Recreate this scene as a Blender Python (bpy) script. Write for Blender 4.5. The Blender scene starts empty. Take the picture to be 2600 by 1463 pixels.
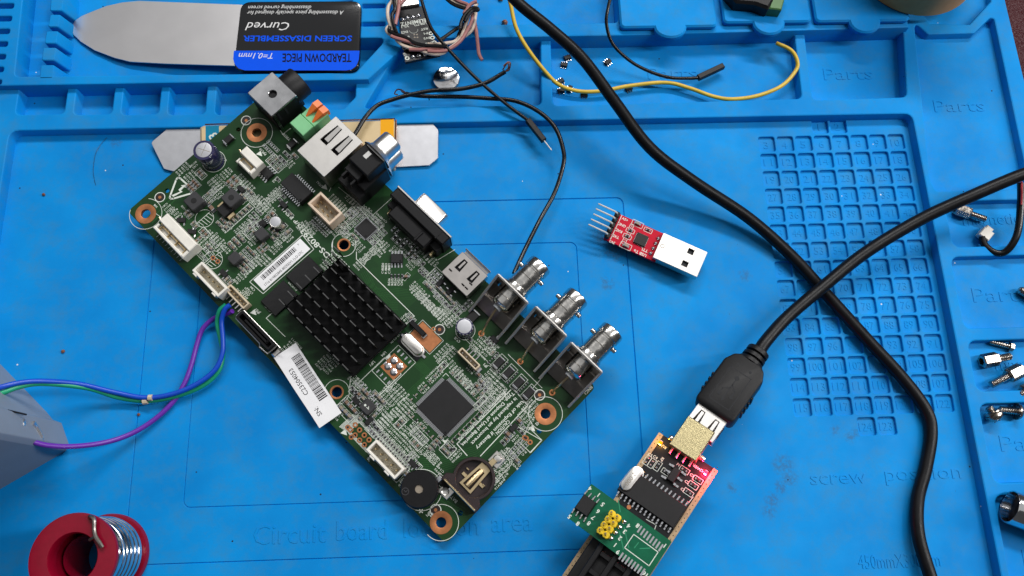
import bpy, bmesh, math, random
import numpy as np
from mathutils import Matrix, Vector
from mathutils.geometry import delaunay_2d_cdt
random.seed(7)
C = bpy.context.scene.collection
SC = bpy.context.scene
SC.unit_settings.system = 'METRIC'; SC.unit_settings.scale_length = 0.01      # 1 unit = 1 cm
K = 0.1                                                                       # all numbers below are millimetres

# ---------------------------------------------------------------- camera
CF, CRV = 2047.52, np.array([0.286028718, -0.0272635523, -0.0297541907])
CAM = np.array([-11.0, -100.0236, 340.2267])
_t = np.linalg.norm(CRV); _k = CRV/_t
_K = np.array([[0,-_k[2],_k[1]],[_k[2],0,-_k[0]],[-_k[1],_k[0],0]])
CR = np.eye(3)+math.sin(_t)*_K+(1-math.cos(_t))*_K@_K
cam = bpy.data.cameras.new('camera'); camo = bpy.data.objects.new('camera', cam); C.objects.link(camo)
cam.sensor_fit = 'HORIZONTAL'; cam.sensor_width = 36; cam.lens = CF/2600*36
cam.clip_start = 1; cam.clip_end = 2000
camo.matrix_world = Matrix([list(CR[i])+[CAM[i]*K] for i in range(3)]+[[0,0,0,1]])
SC.camera = camo

# ---------------------------------------------------------------- world, lamps, exposure
w = bpy.data.worlds.new('World'); SC.world = w; w.use_nodes = True
w.node_tree.nodes['Background'].inputs['Color'].default_value = (0.90, 0.95, 1.0, 1)
w.node_tree.nodes['Background'].inputs['Strength'].default_value = 0.06
def area(name, az, el, dist, sx, sy, power, col=(1,1,1), tgt=(0,0,0)):
    l = bpy.data.lights.new(name, 'AREA'); l.shape = 'RECTANGLE'; l.size = sx; l.size_y = sy
    l.energy = power; l.color = col
    o = bpy.data.objects.new(name, l); C.objects.link(o)
    a, e = math.radians(az), math.radians(el)
    d = Vector((math.sin(a)*math.cos(e), math.cos(a)*math.cos(e), math.sin(e)))
    o.location = Vector(tgt)+d*dist
    o.rotation_euler = d.to_track_quat('Z', 'Y').to_euler()
    return o
area('tube_light_north', 14, 51, 260, 200, 15, 480000, (1, .985, .97), (10, 0, 0))
area('tube_light_east', 80, 45, 120, 8, 100, 98000, (1, .985, .97), (10, -9, 0))
area('ceiling_bounce', -12, 70, 230, 330, 260, 108000, (.98, .99, 1), (6, 0, 0))
SC.view_settings.view_transform = 'Standard'; SC.view_settings.look = 'None'
SC.view_settings.exposure = 0.10; SC.view_settings.gamma = 1
SC.cycles.max_bounces = 8; SC.cycles.caustics_reflective = False; SC.cycles.caustics_refractive = False

# ---------------------------------------------------------------- geometry helpers
def ray(px, py): return CR@np.array([(px-1300)/CF, -(py-731.5)/CF, -1.0])
def W(px, py, z=0.0):
    "the place at height z (mm) that the photograph shows at this pixel"
    d = ray(px, py); return CAM+d*((z-CAM[2])/d[2])
class Fr:
    "a flat board: an origin, two axes along it, and the normal"
    def __init__(s, o, ex, ey_hint):
        s.o = np.array(o, float); s.x = np.array(ex, float)/np.linalg.norm(ex)
        n = np.cross(s.x, ey_hint); s.n = n/np.linalg.norm(n); s.y = np.cross(s.n, s.x)
    def loc(s, px, py, h=0.0):
        d = ray(px, py); t = ((s.o+s.n*h-CAM)@s.n)/(d@s.n); p = CAM+d*t-s.o
        return float(p@s.x), float(p@s.y)
    def mat(s):
        m = Matrix.Identity(4)
        for i in range(3):
            m[i][0], m[i][1], m[i][2], m[i][3] = s.x[i], s.y[i], s.n[i], s.o[i]*K
        return m
def rrect(x0, y0, x1, y1, r, n=4):
    r = max(1e-3, min(r, abs(x1-x0)/2-1e-3, abs(y1-y0)/2-1e-3)); out = []
    for cx, cy, a in ((x1-r, y0+r, -90), (x1-r, y1-r, 0), (x0+r, y1-r, 90), (x0+r, y0+r, 180)):
        for i in range(n+1):
            t = math.radians(a+90*i/n); out.append((cx+r*math.cos(t), cy+r*math.sin(t)))
    return out
def circ(x, y, r, n=24, a0=0): return [(x+r*math.cos(a0+2*math.pi*i/n), y+r*math.sin(a0+2*math.pi*i/n)) for i in range(n)]
def ccw(p):
    a = sum(p[i][0]*p[(i+1)%len(p)][1]-p[(i+1)%len(p)][0]*p[i][1] for i in range(len(p)))
    return list(p) if a > 0 else list(reversed(p))
def roundpoly(p, r, n=3):
    p = ccw(p); out = []
    for i in range(len(p)):
        a, b, c = (np.array(p[j%len(p)], float) for j in (i-1, i, i+1))
        d0, d1 = a-b, c-b; l0, l1 = np.linalg.norm(d0), np.linalg.norm(d1); d0 /= l0; d1 /= l1
        ang = math.acos(max(-1, min(1, d0@d1)))
        t = min(r/math.tan(ang/2), .45*l0, .45*l1) if ang < 3.1 else 0
        if t < 1e-3: out.append(tuple(b)); continue
        q0, q1 = b+d0*t, b+d1*t
        for k in range(n+1):
            f = k/n; out.append(tuple((1-f)**2*q0+2*f*(1-f)*b+f*f*q1))
    return out
def offset(p, d):
    "grow a counter-clockwise loop by d"
    n = len(p); out = []
    for i in range(n):
        a, b, c = (np.array(p[j%n], float) for j in (i-1, i, i+1))
        e0, e1 = b-a, c-b; e0 /= (np.linalg.norm(e0) or 1); e1 /= (np.linalg.norm(e1) or 1)
        n0, n1 = np.array([e0[1], -e0[0]]), np.array([e1[1], -e1[0]])
        m = n0+n1; q = m@m
        m = m*(2/q) if q > .2 else n0
        out.append((b[0]+m[0]*d, b[1]+m[1]*d))
    return out
def inside(p, x, y):
    c = False; j = len(p)-1
    for i in range(len(p)):
        if (p[i][1] > y) != (p[j][1] > y) and x < (p[j][0]-p[i][0])*(y-p[i][1])/(p[j][1]-p[i][1])+p[i][0]: c = not c
        j = i
    return c
def spline(pts, n=8):
    P = [np.array(p, float) for p in pts]; out = []
    P = [2*P[0]-P[1]]+P+[2*P[-1]-P[-2]]
    for i in range(1, len(P)-2):
        for k in range(n):
            t = k/n
            out.append(.5*((2*P[i])+(P[i+1]-P[i-1])*t+(2*P[i-1]-5*P[i]+4*P[i+1]-P[i+2])*t*t+(3*P[i]-P[i-1]-3*P[i+1]+P[i+2])*t**3))
    out.append(P[-2]); return out

_fonts = {}
def textmesh(s, ext=0.0, bold=0.0, shear=0.0):
    k = (s, ext, bold, shear)
    if k in _fonts: return _fonts[k]
    cu = bpy.data.curves.new('lettering', 'FONT'); cu.body = s; cu.size = 1; cu.extrude = ext; cu.offset = bold; cu.shear = shear
    cu.resolution_u = 2; cu.fill_mode = 'FRONT' if not ext else 'BOTH'
    o = bpy.data.objects.new('lettering', cu); C.objects.link(o)
    dg = bpy.context.evaluated_depsgraph_get(); me = o.evaluated_get(dg).to_mesh()
    vs = [tuple(v.co) for v in me.vertices]; fs = [tuple(p.vertices) for p in me.polygons]
    o.evaluated_get(dg).to_mesh_clear(); bpy.data.objects.remove(o); bpy.data.curves.remove(cu)
    _fonts[k] = (vs, fs); return _fonts[k]

class MB:
    "collects shapes, then links them as one mesh object"
    def __init__(s): s.v = []; s.f = []; s.m = []; s.xf = None
    def add(s, vs, fs, mi=0):
        b = len(s.v)
        if s.xf is not None: vs = [tuple(s.xf@Vector(v)) for v in vs]
        s.v += [tuple(v) for v in vs]; s.f += [tuple(i+b for i in f) for f in fs]; s.m += [mi]*len(fs)
    def rings(s, rs, mi=0, cap0=True, cap1=True):
        n = len(rs[0]); vs = [v for r in rs for v in r]; fs = []
        for k in range(len(rs)-1):
            for i in range(n):
                j = (i+1) % n; fs.append((k*n+i, k*n+j, (k+1)*n+j, (k+1)*n+i))
        if cap0: fs.append(tuple(reversed(range(n))))
        if cap1: fs.append(tuple(range((len(rs)-1)*n, len(rs)*n)))
        s.add(vs, fs, mi)
    def prism(s, p, z0, z1, bev=0.0, mi=0, taper=0.0):
        p = ccw(p); q = offset(p, -taper) if taper else p
        rs = [[(x, y, z0) for x, y in p]]
        if bev:
            rs.append([(x, y, z1-bev) for x, y in q]); rs.append([(x, y, z1) for x, y in offset(q, -bev)])
        else: rs.append([(x, y, z1) for x, y in q])
        s.rings(rs, mi)
    def box(s, x, y, z, sx, sy, sz, rot=0.0, bev=0.0, mi=0, r=0.0, taper=0.0):
        c, t = math.cos(math.radians(rot)), math.sin(math.radians(rot))
        p = rrect(-sx/2, -sy/2, sx/2, sy/2, r, 3) if r else [(-sx/2,-sy/2),(sx/2,-sy/2),(sx/2,sy/2),(-sx/2,sy/2)]
        s.prism([(x+a*c-b*t, y+a*t+b*c) for a, b in p], z, z+sz, bev, mi, taper)
    def tube(s, pts, r, n=8, mi=0, cap=True):
        P = [np.array(p, float) for p in pts]; rs = []; up = None
        for i in range(len(P)):
            t = P[min(i+1, len(P)-1)]-P[max(i-1, 0)]; t /= (np.linalg.norm(t) or 1)
            if up is None: up = np.array([0, 0, 1.]) if abs(t[2]) < .9 else np.array([1., 0, 0])
            a = up-t*(up@t); a /= (np.linalg.norm(a) or 1); b = np.cross(t, a); up = a
            rr = r[i] if isinstance(r, (list, tuple)) else r
            rs.append([tuple(P[i]+(a*math.cos(2*math.pi*k/n)+b*math.sin(2*math.pi*k/n))*rr) for k in range(n)])
        s.rings(rs, mi, cap, cap)
    def lathe(s, prof, o, ax, n=24, mi=0, cap=True):
        ax = np.array(ax, float); ax /= np.linalg.norm(ax); o = np.array(o, float)
        h = np.array([0, 0, 1.]) if abs(ax[2]) < .9 else np.array([1., 0, 0])
        a = np.cross(h, ax); a /= np.linalg.norm(a); b = np.cross(ax, a)
        rs = [[tuple(o+ax*t+(a*math.cos(2*math.pi*k/n)+b*math.sin(2*math.pi*k/n))*max(r, 1e-3)) for k in range(n)] for r, t in prof]
        s.rings(rs, mi, cap, cap)
    def plate(s, loops, z0, z1, mi=0, bev=0.0):
        "flat plate with holes: first loop is the outline"
        L = [ccw(l) for l in loops]; T = [offset(L[0], -bev)]+[offset(l, bev) for l in L[1:]] if bev else L
        tv, tf = cdt(T); s.add([(x, y, z1) for x, y in tv], tf, mi)
        for k, l in enumerate(L):
            rs = [[(x, y, z0) for x, y in l], [(x, y, z1-bev) for x, y in l]]
            if bev: rs.append([(x, y, z1) for x, y in T[k]])
            if k: rs = [list(reversed(r)) for r in rs]
            s.rings(rs, mi, False, False)
        bv, bf = cdt(L); s.add([(x, y, z0) for x, y in bv], [tuple(reversed(f)) for f in bf], mi)
    def text(s, t, x, y, z, size, rot=0.0, mi=0, ext=0.0, width=None, align='c', bold=0.0, shear=0.0):
        vs, fs = textmesh(t, ext/size if ext else 0.0, bold, shear)
        if not vs: return
        x0, x1 = min(v[0] for v in vs), max(v[0] for v in vs); y0, y1 = min(v[1] for v in vs), max(v[1] for v in vs)
        kx = (width/(x1-x0)) if width else size
        ox = {'c': (x0+x1)/2, 'l': x0, 'r': x1}[align]; oy = (y0+y1)/2 if align == 'c' else 0.35
        c, q = math.cos(math.radians(rot)), math.sin(math.radians(rot))
        out = []
        for a, b, d in vs:
            a, b = (a-ox)*kx, (b-oy)*size; out.append((x+a*c-b*q, y+a*q+b*c, z+d*size))
        s.add(out, fs, mi)
    def line(s, pts, w, z, mi=0, closed=False, dz=0.0):
        P = [np.array(p[:2], float) for p in pts]
        if closed: P.append(P[0])
        for a, b in zip(P, P[1:]):
            d = b-a; l = np.linalg.norm(d)
            if l < 1e-4: continue
            d /= l; nrm = np.array([-d[1], d[0]])*w/2; a2, b2 = a-d*w*.4, b+d*w*.4
            s.add([(*(a2-nrm), z), (*(b2-nrm), z), (*(b2+nrm), z), (*(a2+nrm), z)], [(0, 1, 2, 3)], mi)
    def ring(s, x, y, r, w, z, n=28, mi=0, a0=0, a1=360):
        A = [math.radians(a0+(a1-a0)*i/n) for i in range(n+1)]; vs = []
        for a in A: vs += [(x+(r-w/2)*math.cos(a), y+(r-w/2)*math.sin(a), z), (x+(r+w/2)*math.cos(a), y+(r+w/2)*math.sin(a), z)]
        s.add(vs, [(2*i, 2*i+1, 2*i+3, 2*i+2) for i in range(n)], mi)
    def disc(s, x, y, r, z, n=16, mi=0): s.add([(a, b, z) for a, b in circ(x, y, r, n)], [tuple(range(n))], mi)
    def build(s, name, mats, parent=None, smooth=38, loc=None, rebase=False):
        me = bpy.data.meshes.new(name); o = np.zeros(3)
        V = np.array(s.v, float) if s.v else np.zeros((0, 3))
        if rebase: o = np.array([(V[:,0].min()+V[:,0].max())/2, (V[:,1].min()+V[:,1].max())/2, V[:,2].min()])
        if loc is not None: o = np.array(loc, float)
        me.from_pydata([tuple(p) for p in (V-o)*K], [], s.f)
        for m in (mats if isinstance(mats, (list, tuple)) else [mats]): me.materials.append(m)
        me.polygons.foreach_set('material_index', s.m)
        if smooth:
            me.polygons.foreach_set('use_smooth', [True]*len(s.f)); me.set_sharp_from_angle(angle=math.radians(smooth))
        me.update(); ob = bpy.data.objects.new(name, me); C.objects.link(ob)
        ob.location = Vector(o*K)
        if parent is not None: ob.parent = parent
        return ob
def cdt(loops):
    pts = []; ed = []
    for l in loops:
        b = len(pts); pts += [Vector((x, y)) for x, y in l]; ed += [(b+i, b+(i+1) % len(l)) for i in range(len(l))]
    v, e, f, *_ = delaunay_2d_cdt(pts, ed, [], 0, 1e-5)
    bb = [(min(p[0] for p in l), max(p[0] for p in l), min(p[1] for p in l), max(p[1] for p in l)) for l in loops]
    keep = []
    for t in f:
        x = sum(v[i].x for i in t)/3; y = sum(v[i].y for i in t)/3; c = 0
        for l, b in zip(loops, bb):
            if b[0] <= x <= b[1] and b[2] <= y <= b[3] and inside(l, x, y): c += 1
        if c % 2:
            a, b2, c2 = (v[i] for i in t)
            t = tuple(t)
            if (b2.x-a.x)*(c2.y-a.y)-(b2.y-a.y)*(c2.x-a.x) < 0: t = t[::-1]
            keep.append(t)
    return [(p.x, p.y) for p in v], keep
def tag(o, label, cat, group=None, kind=None):
    if label: o['label'] = label
    if cat: o['category'] = cat
    if group: o['group'] = group
    if kind: o['kind'] = kind
    return o
def thing(name, label, cat, loc=(0,0,0), group=None, matrix=None):
    o = bpy.data.objects.new(name, None); C.objects.link(o); o.empty_display_size = 1
    if matrix is not None: o.matrix_world = matrix
    else: o.location = Vector(loc)*K
    return tag(o, label, cat, group)
def dup(o, parent=None, loc=None, rotz=None, sc=None):
    c = o.copy(); C.objects.link(c); c.parent = parent
    if loc is not None: c.location = Vector(loc)*K
    if rotz is not None: c.rotation_euler = (0, 0, math.radians(rotz))
    if sc is not None: c.scale = sc if isinstance(sc, tuple) else (sc, sc, sc)
    return c

# ---------------------------------------------------------------- materials
def M(name, col, rough=.5, metal=0.0, var=.12, scale=3.0, bump=0.0, bscale=40.0, spec=.5, col2=None, detail=5.0, emit=None, es=0.0, coat=0.0, rvar=0.0):
    m = bpy.data.materials.new(name); m.use_nodes = True; nt = m.node_tree; b = nt.nodes['Principled BSDF']
    b.inputs['Roughness'].default_value = rough; b.inputs['Metallic'].default_value = metal
    b.inputs['Specular IOR Level'].default_value = spec; b.inputs['Coat Weight'].default_value = coat
    tc = nt.nodes.new('ShaderNodeTexCoord')
    n = nt.nodes.new('ShaderNodeTexNoise'); n.inputs['Scale'].default_value = scale; n.inputs['Detail'].default_value = detail
    nt.links.new(tc.outputs['Object'], n.inputs['Vector'])
    r = nt.nodes.new('ShaderNodeValToRGB'); r.color_ramp.elements[0].position = .3; r.color_ramp.elements[1].position = .7
    c0 = [max(0, c*(1-var)) for c in col]; c1 = [min(1, c*(1+var)) for c in (col2 or col)]
    r.color_ramp.elements[0].color = (*c0, 1); r.color_ramp.elements[1].color = (*c1, 1)
    nt.links.new(n.outputs['Fac'], r.inputs['Fac']); nt.links.new(r.outputs['Color'], b.inputs['Base Color'])
    if rvar:
        mr = nt.nodes.new('ShaderNodeMapRange'); mr.inputs['To Min'].default_value = max(.02, rough-rvar); mr.inputs['To Max'].default_value = rough+rvar
        mr.inputs['From Min'].default_value = .3; mr.inputs['From Max'].default_value = .7
        nt.links.new(n.outputs['Fac'], mr.inputs['Value']); nt.links.new(mr.outputs['Result'], b.inputs['Roughness'])
    if bump:
        n2 = nt.nodes.new('ShaderNodeTexNoise'); n2.inputs['Scale'].default_value = bscale; n2.inputs['Detail'].default_value = 4
        nt.links.new(tc.outputs['Object'], n2.inputs['Vector'])
        bp = nt.nodes.new('ShaderNodeBump'); bp.inputs['Strength'].default_value = bump; bp.inputs['Distance'].default_value = .02
        nt.links.new(n2.outputs['Fac'], bp.inputs['Height']); nt.links.new(bp.outputs['Normal'], b.inputs['Normal'])
    if emit:
        b.inputs['Emission Color'].default_value = (*emit, 1); b.inputs['Emission Strength'].default_value = es
    return m
PL = dict(
 black=M('black_plastic', (.007,.007,.008), .46, bump=.14, bscale=60, spec=.24),
 chip=M('chip_epoxy', (.011,.011,.012), .55, bump=.15, bscale=90, spec=.3),
 cable=M('black_cable_sheath', (.006,.006,.007), .38, bump=.12, bscale=25, rvar=.06, spec=.18),
 wire=M('black_wire', (.005,.005,.006), .3, rvar=.08, spec=.35),
 white=M('white_nylon', (.80,.77,.70), .45, var=.07, bump=.06),
 cream=M('cream_nylon', (.60,.50,.36), .5, var=.1),
 ivory=M('ivory_floor', (.62,.57,.45), .55, var=.1),
 beige=M('beige_nylon', (.66,.52,.40), .5, var=.08),
 tin=M('tinned_steel', (.80,.77,.73), .31, 1, var=.04, scale=3, bump=.02, bscale=90),
 nickel=M('nickel', (.58,.56,.53), .2, 1, var=.1, scale=5, rvar=.06, bump=.04, bscale=14),
 steel=M('steel_screw', (.42,.38,.34), .26, 1, var=.18, scale=9, rvar=.1, bump=.12, bscale=30),
 chrome=M('chrome', (.72,.72,.73), .12, 1, var=.08, rvar=.05),
 darkmetal=M('dark_bracket_steel', (.42,.38,.35), .28, 1, var=.22, scale=2, bump=.06),  # dark brownish steel of the bracket plates, also the coin engraving
 alu=M('aluminium', (.70,.70,.73), .36, 1, var=.06, scale=2.5, bump=.12, bscale=30),
 gold=M('gold_plate', (.85,.67,.40), .32, 1, var=.1),
 goldtin=M('speckled_gold', (.42,.36,.20), .38, 1, var=.35, scale=26, bump=.5, bscale=30),
 solder=M('solder', (.72,.72,.74), .2, 1, var=.1),
 copper=M('copper_pad', (.50,.20,.085), .42, .75, var=.14, scale=5, bump=.05),
 copperwire=M('copper_wire', (.45,.20,.13), .3, 1),
 silk=M('white_silkscreen', (.68,.72,.66), .6, var=.05),
 pcbedge=M('board_edge', (.04,.055,.02), .6),
 capbrown=M('ceramic_brown', (.20,.125,.085), .5, var=.25, scale=10),
 capgrey=M('ceramic_grey', (.26,.22,.17), .5, var=.2, scale=10),
 navy=M('navy_sleeve', (.018,.016,.07), .25, coat=.3),
 paper=M('label_paper', (.82,.82,.84), .5, var=.03, scale=1.5),
 ink=M('black_ink', (.006,.006,.007), .6, spec=.1),
 orange=M('orange_lever', (.75,.17,.03), .45, var=.06),
 mint=M('mint_green_plastic', (.20,.52,.25), .5, var=.06),
 brown=M('dark_brown_plastic', (.022,.013,.014), .42, bump=.1),
 pinmetal=M('bright_pin', (.80,.80,.77), .38, .55, var=.04),
 yellowplastic=M('yellow_header', (.90,.62,.02), .42, var=.06),
 hole=M('dark_hole', (.004,.005,.008), .7),
 sink=M('black_anodised', (.003,.003,.0035), .5, 0, var=.2, spec=.2),
 bright=M('pale_steel_edge', (.85,.82,.78), .45, 1, var=.05),  # paler steel than the nickel, along the bracket edges
)
# ================================================================ repair mat
def mat_silicone():
    m = bpy.data.materials.new('blue_silicone'); m.use_nodes = True; nt = m.node_tree; b = nt.nodes['Principled BSDF']; N = nt.nodes.new; Lk = nt.links.new
    tc = N('ShaderNodeTexCoord'); vec = tc.outputs['Object']
    def noise(s, d=5, r=.55):
        n = N('ShaderNodeTexNoise'); n.inputs['Scale'].default_value = s; n.inputs['Detail'].default_value = d; n.inputs['Roughness'].default_value = r; Lk(vec, n.inputs['Vector']); return n.outputs['Fac']
    def rng(x, a, c, lo=0, hi=1):
        r = N('ShaderNodeMapRange'); r.inputs[1].default_value = a; r.inputs[2].default_value = c; r.inputs[3].default_value = lo; r.inputs[4].default_value = hi; Lk(x, r.inputs[0]); return r.outputs[0]
    def mix(f, A, B):
        x = N('ShaderNodeMix'); x.data_type = 'RGBA'; Lk(f, x.inputs[0])
        for s, v in ((6, A), (7, B)):
            if isinstance(v, tuple): x.inputs[s].default_value = (*v, 1)
            else: Lk(v, x.inputs[s])
        return x.outputs[2]
    def mul(a, c):
        x = N('ShaderNodeMath'); x.operation = 'MULTIPLY'; Lk(a, x.inputs[0])
        if isinstance(c, (int, float)): x.inputs[1].default_value = c
        else: Lk(c, x.inputs[1])
        return x.outputs[0]
    def mx(a, c):
        x = N('ShaderNodeMath'); x.operation = 'MAXIMUM'; Lk(a, x.inputs[0]); Lk(c, x.inputs[1]); return x.outputs[0]
    col = mix(rng(noise(.22, 6), .35, .68), (.0, .205, .575), (.001, .268, .70))
    col = mix(mul(rng(noise(.9, 8, .7), .46, .78), .62), col, (.045, .20, .37))          # rubbed, dusty patches
    col = mix(mul(rng(noise(2.5, 10, .75), .60, .80), .45), col, (.08, .14, .25))      # grime
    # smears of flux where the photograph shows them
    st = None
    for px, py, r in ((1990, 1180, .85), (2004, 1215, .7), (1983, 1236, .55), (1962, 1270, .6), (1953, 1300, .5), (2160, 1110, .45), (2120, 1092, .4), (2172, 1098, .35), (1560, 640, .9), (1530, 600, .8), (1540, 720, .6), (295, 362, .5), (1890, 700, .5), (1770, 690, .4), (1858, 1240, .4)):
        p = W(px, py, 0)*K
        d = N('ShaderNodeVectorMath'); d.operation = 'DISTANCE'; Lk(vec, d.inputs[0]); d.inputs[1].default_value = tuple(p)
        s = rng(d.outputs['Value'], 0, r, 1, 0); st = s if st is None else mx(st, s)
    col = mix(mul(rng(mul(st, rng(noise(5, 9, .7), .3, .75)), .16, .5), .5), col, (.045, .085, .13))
    # specks: dark grit and pale crumbs
    v = N('ShaderNodeTexVoronoi'); v.inputs['Scale'].default_value = 1.15; Lk(vec, v.inputs['Vector'])
    g = N('ShaderNodeMath'); g.operation = 'LESS_THAN'; g.inputs[1].default_value = .042; Lk(v.outputs['Distance'], g.inputs[0])
    sp = N('ShaderNodeSeparateColor'); Lk(v.outputs['Color'], sp.inputs[0])
    gg = N('ShaderNodeMath'); gg.operation = 'GREATER_THAN'; gg.inputs[1].default_value = .55; Lk(sp.outputs[0], gg.inputs[0])
    wh = N('ShaderNodeMath'); wh.operation = 'GREATER_THAN'; wh.inputs[1].default_value = .60; Lk(sp.outputs[1], wh.inputs[0])
    col = mix(mul(g.outputs[0], gg.outputs[0]), col, mix(wh.outputs[0], (.015, .03, .05), (.62, .68, .72)))
    Lk(col, b.inputs['Base Color'])
    Lk(rng(noise(1.3, 7), .3, .7, .55, .72), b.inputs['Roughness']); b.inputs['Specular IOR Level'].default_value = .13
    bp = N('ShaderNodeBump'); bp.inputs['Strength'].default_value = .10; bp.inputs['Distance'].default_value = .02; Lk(noise(26, 3), bp.inputs['Height']); Lk(bp.outputs[0], b.inputs['Normal'])
    return m
SIL = mat_silicone()
T1, T2, FL, FT = 5.0, 8.5, 1.0, -1.0                       # low rim, high rim, tray floors
def wx(pts, z, ax): return sum(W(*p, z)[ax] for p in pts)/len(pts)
def wp(pts, z): return [tuple(W(x, y, z)[:2]) for x, y in pts]
def slab(mb, outer, holes, z0, z1, bev=.7, draft=.45):
    o = ccw(outer); H = [ccw(h) for h in holes]
    T = [offset(o, -bev)]+[offset(h, bev) for h in H]; tv, tf = cdt(T); mb.add([(x, y, z1) for x, y in tv], tf)
    for k, l in enumerate([o]+H):
        s = 1 if k == 0 else -1
        rs = [[(x, y, z0) for x, y in offset(l, draft*s)], [(x, y, z1-bev) for x, y in l], [(x, y, z1-bev*.28) for x, y in offset(l, -bev*.36*s)], [(x, y, z1) for x, y in T[k]]]
        if k: rs = [r[::-1] for r in rs]
        mb.rings(rs, 0, False, False)
mat = thing('repair_mat', 'blue silicone repair mat with trays, lids and numbered screw pockets', 'repair mat', (0, 0, 0))
# --- sunken work floor with the numbered pockets and two moulded panel outlines
wx0, wx1 = wx([(41, 349), (0, 640)], 0, 0), wx([(2303, 300), (2385, 770)], 0, 0)
wy1 = wx([(41, 349), (1600, 315), (2301, 305)], 0, 1)
A = [wx([(384, 700), (345, 1100), (322, 1317)], 0, 0), wx([(378, 1434), (1300, 1402)], 0, 1), wx([(1585, 540), (1600, 750), (1629, 1150)], 0, 0), wx([(1109, 512), (1410, 507), (1568, 502)], 0, 1)]
B = [wx([(508, 736), (480, 1100)], 0, 0), wx([(1300, 1262), (1477, 1256), (600, 1284)], 0, 1), wx([(1471, 780), (1496, 1150)], 0, 0), wx([(1155, 621), (1460, 617)], 0, 1)]
cells = {}
def cell(r, c, num): cells[num] = (121.7+8.8*c, 75.7-8.8*r)
cell(0, 3, 1); cell(0, 4, 2); n = 3
for r in range(1, 16):
    for c in range(8):
        cell(r, c if (r < 10 or r % 2) else 7-c, n); n += 1
cell(16, 3, 124); cell(16, 4, 123)
mb = MB()
floor_loop = [(wx0-3, -260), (wx1+3, -260), (wx1+3, wy1+3), (wx0-3, wy1+3)]
loops = [floor_loop]
for (x0, y0, x1, y1), gw, gd in ((A, .34, .5), (B, .26, .4)):
    lo = ccw(rrect(x0-gw, y0-gw, x1+gw, y1+gw, 3.2, 5)); li = ccw(rrect(x0+gw, y0+gw, x1-gw, y1-gw, 2.7, 5)); lm = ccw(rrect(x0, y0, x1, y1, 2.9, 5))
    loops += [lo, li]; mb.rings([[(x, y, 0) for x, y in lo], [(x, y, -gd) for x, y in lm], [(x, y, 0) for x, y in li]], 0, False, False)
for num, (x, y) in cells.items():
    h = ccw(rrect(x-3.8, y-3.8, x+3.8, y+3.8, 1.0, 3)); g = offset(h, .25); loops.append(g)
    mb.rings([r[::-1] for r in ([(a, b, -1.3) for a, b in offset(h, -.1)], [(a, b, -.2) for a, b in h], [(a, b, 0) for a, b in g])], 0, False, False)
    hh = offset(h, -.1); mb.add([(a, b, -1.3) for a, b in hh], [tuple(range(len(hh)))])
fv, ff = cdt(loops); mb.add([(x, y, 0) for x, y in fv], ff)
mb.build('work_surface', SIL, mat)
# --- low rim slab
work = ccw([(wx0-.4, -262), (wx1+.4, -262), (wx1+.4, wy1+.4), (wx0-.4, wy1+.4)])
work = roundpoly(work, 4, 4)
def pk(pts, r, z): return roundpoly(wp(pts, z), r, 4)
holes = [work]
yn = wx([(40, 222), (800, 205)], T1, 1)+2        # wells run in under the face of the high rim
for x0, x1 in ((40, 162), (187, 283), (308, 402), (426, 520), (546, 638)):
    a, b = W(x0, 291, T1), W(x1, 289, T1); holes.append(rrect(a[0], a[1], b[0], yn, 2.2, 4))
holes.append(pk([(660, 285), (872, 276), (902, 246), (903, 205), (655, 205)], 2.0, T1))
holes.append(pk([(926, 274), (932, 262), (1012, 128), (1040, 96), (1372, 96), (1374, 266)], 2.5, T1))
holes.append(pk([(1404, 268), (1398, 94), (2016, 80), (2036, 250)], 2.8, T1))
holes.append(pk([(2064, 254), (2042, 76), (2292, 70), (2302, 246)], 2.8, T1))
trays = {}
trays['h'] = [(2322, 56), (2356, 88), (2474, 85), (2514, 46), (2524, 48), (2600, 410), (2606, 478), (2378, 486), (2362, 455)]
rx = W(2592, 380, T1)[0]-1
holes.append(roundpoly(wp(trays['h'], T1), 2.2, 4))
holes.append(pk([(2362, 60), (2462, 62), (2516, 4), (2512, -60), (2380, -60), (2300, -30)], 1.2, T1))
for (tx, ty), (bx, by) in (((2396, 512), (2424, 627)), ((2419, 653), (2446, 834)), ((2462, 866), (2478, 994)), ((2490, 1026), (2522, 1227)), ((2533, 1258), (2560, 1480))):
    x0 = (W(tx+4, ty+40, T1)[0]+W(bx, by-20, T1)[0])/2
    holes.append(rrect(x0, W(bx, by, T1)[1], rx, W(tx, ty, T1)[1], 3.4, 5))
_toolpit = roundpoly(wp([(66, -70), (38, 194), (902, 184), (984, 96), (895, 97), (893, -70)], T2), 2.4, 4)
holes.append(offset(ccw(_toolpit), .9)); holes.append(offset(ccw(rrect(*W(985, 66, T2)[:2], W(1572, 66, T2)[0], W(1300, -70, T2)[1], 2.5, 4)), .9))
mr = W(2578, 160, T1)[0]+2.5
mb = MB()
slab(mb, [(-262, -290), (mr, -290), (mr, 175), (-262, 175)], holes, -2.4, T1)
# tray floors and base plate
mb.box((mr-262)/2, -50, -3, mr+262-3, 440, 1.6)
def floorpatch(x0, y0, x1, y1, z): mb.add([(x0, y0, z), (x1, y0, z), (x1, y1, z), (x0, y1, z)], [(0, 1, 2, 3)])
xs_ = W(2312, 170, T1)[0]; floorpatch(-261, wy1+.9, xs_, 174, FT); floorpatch(xs_, -289, mr-1.5, 174, FL)
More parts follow.
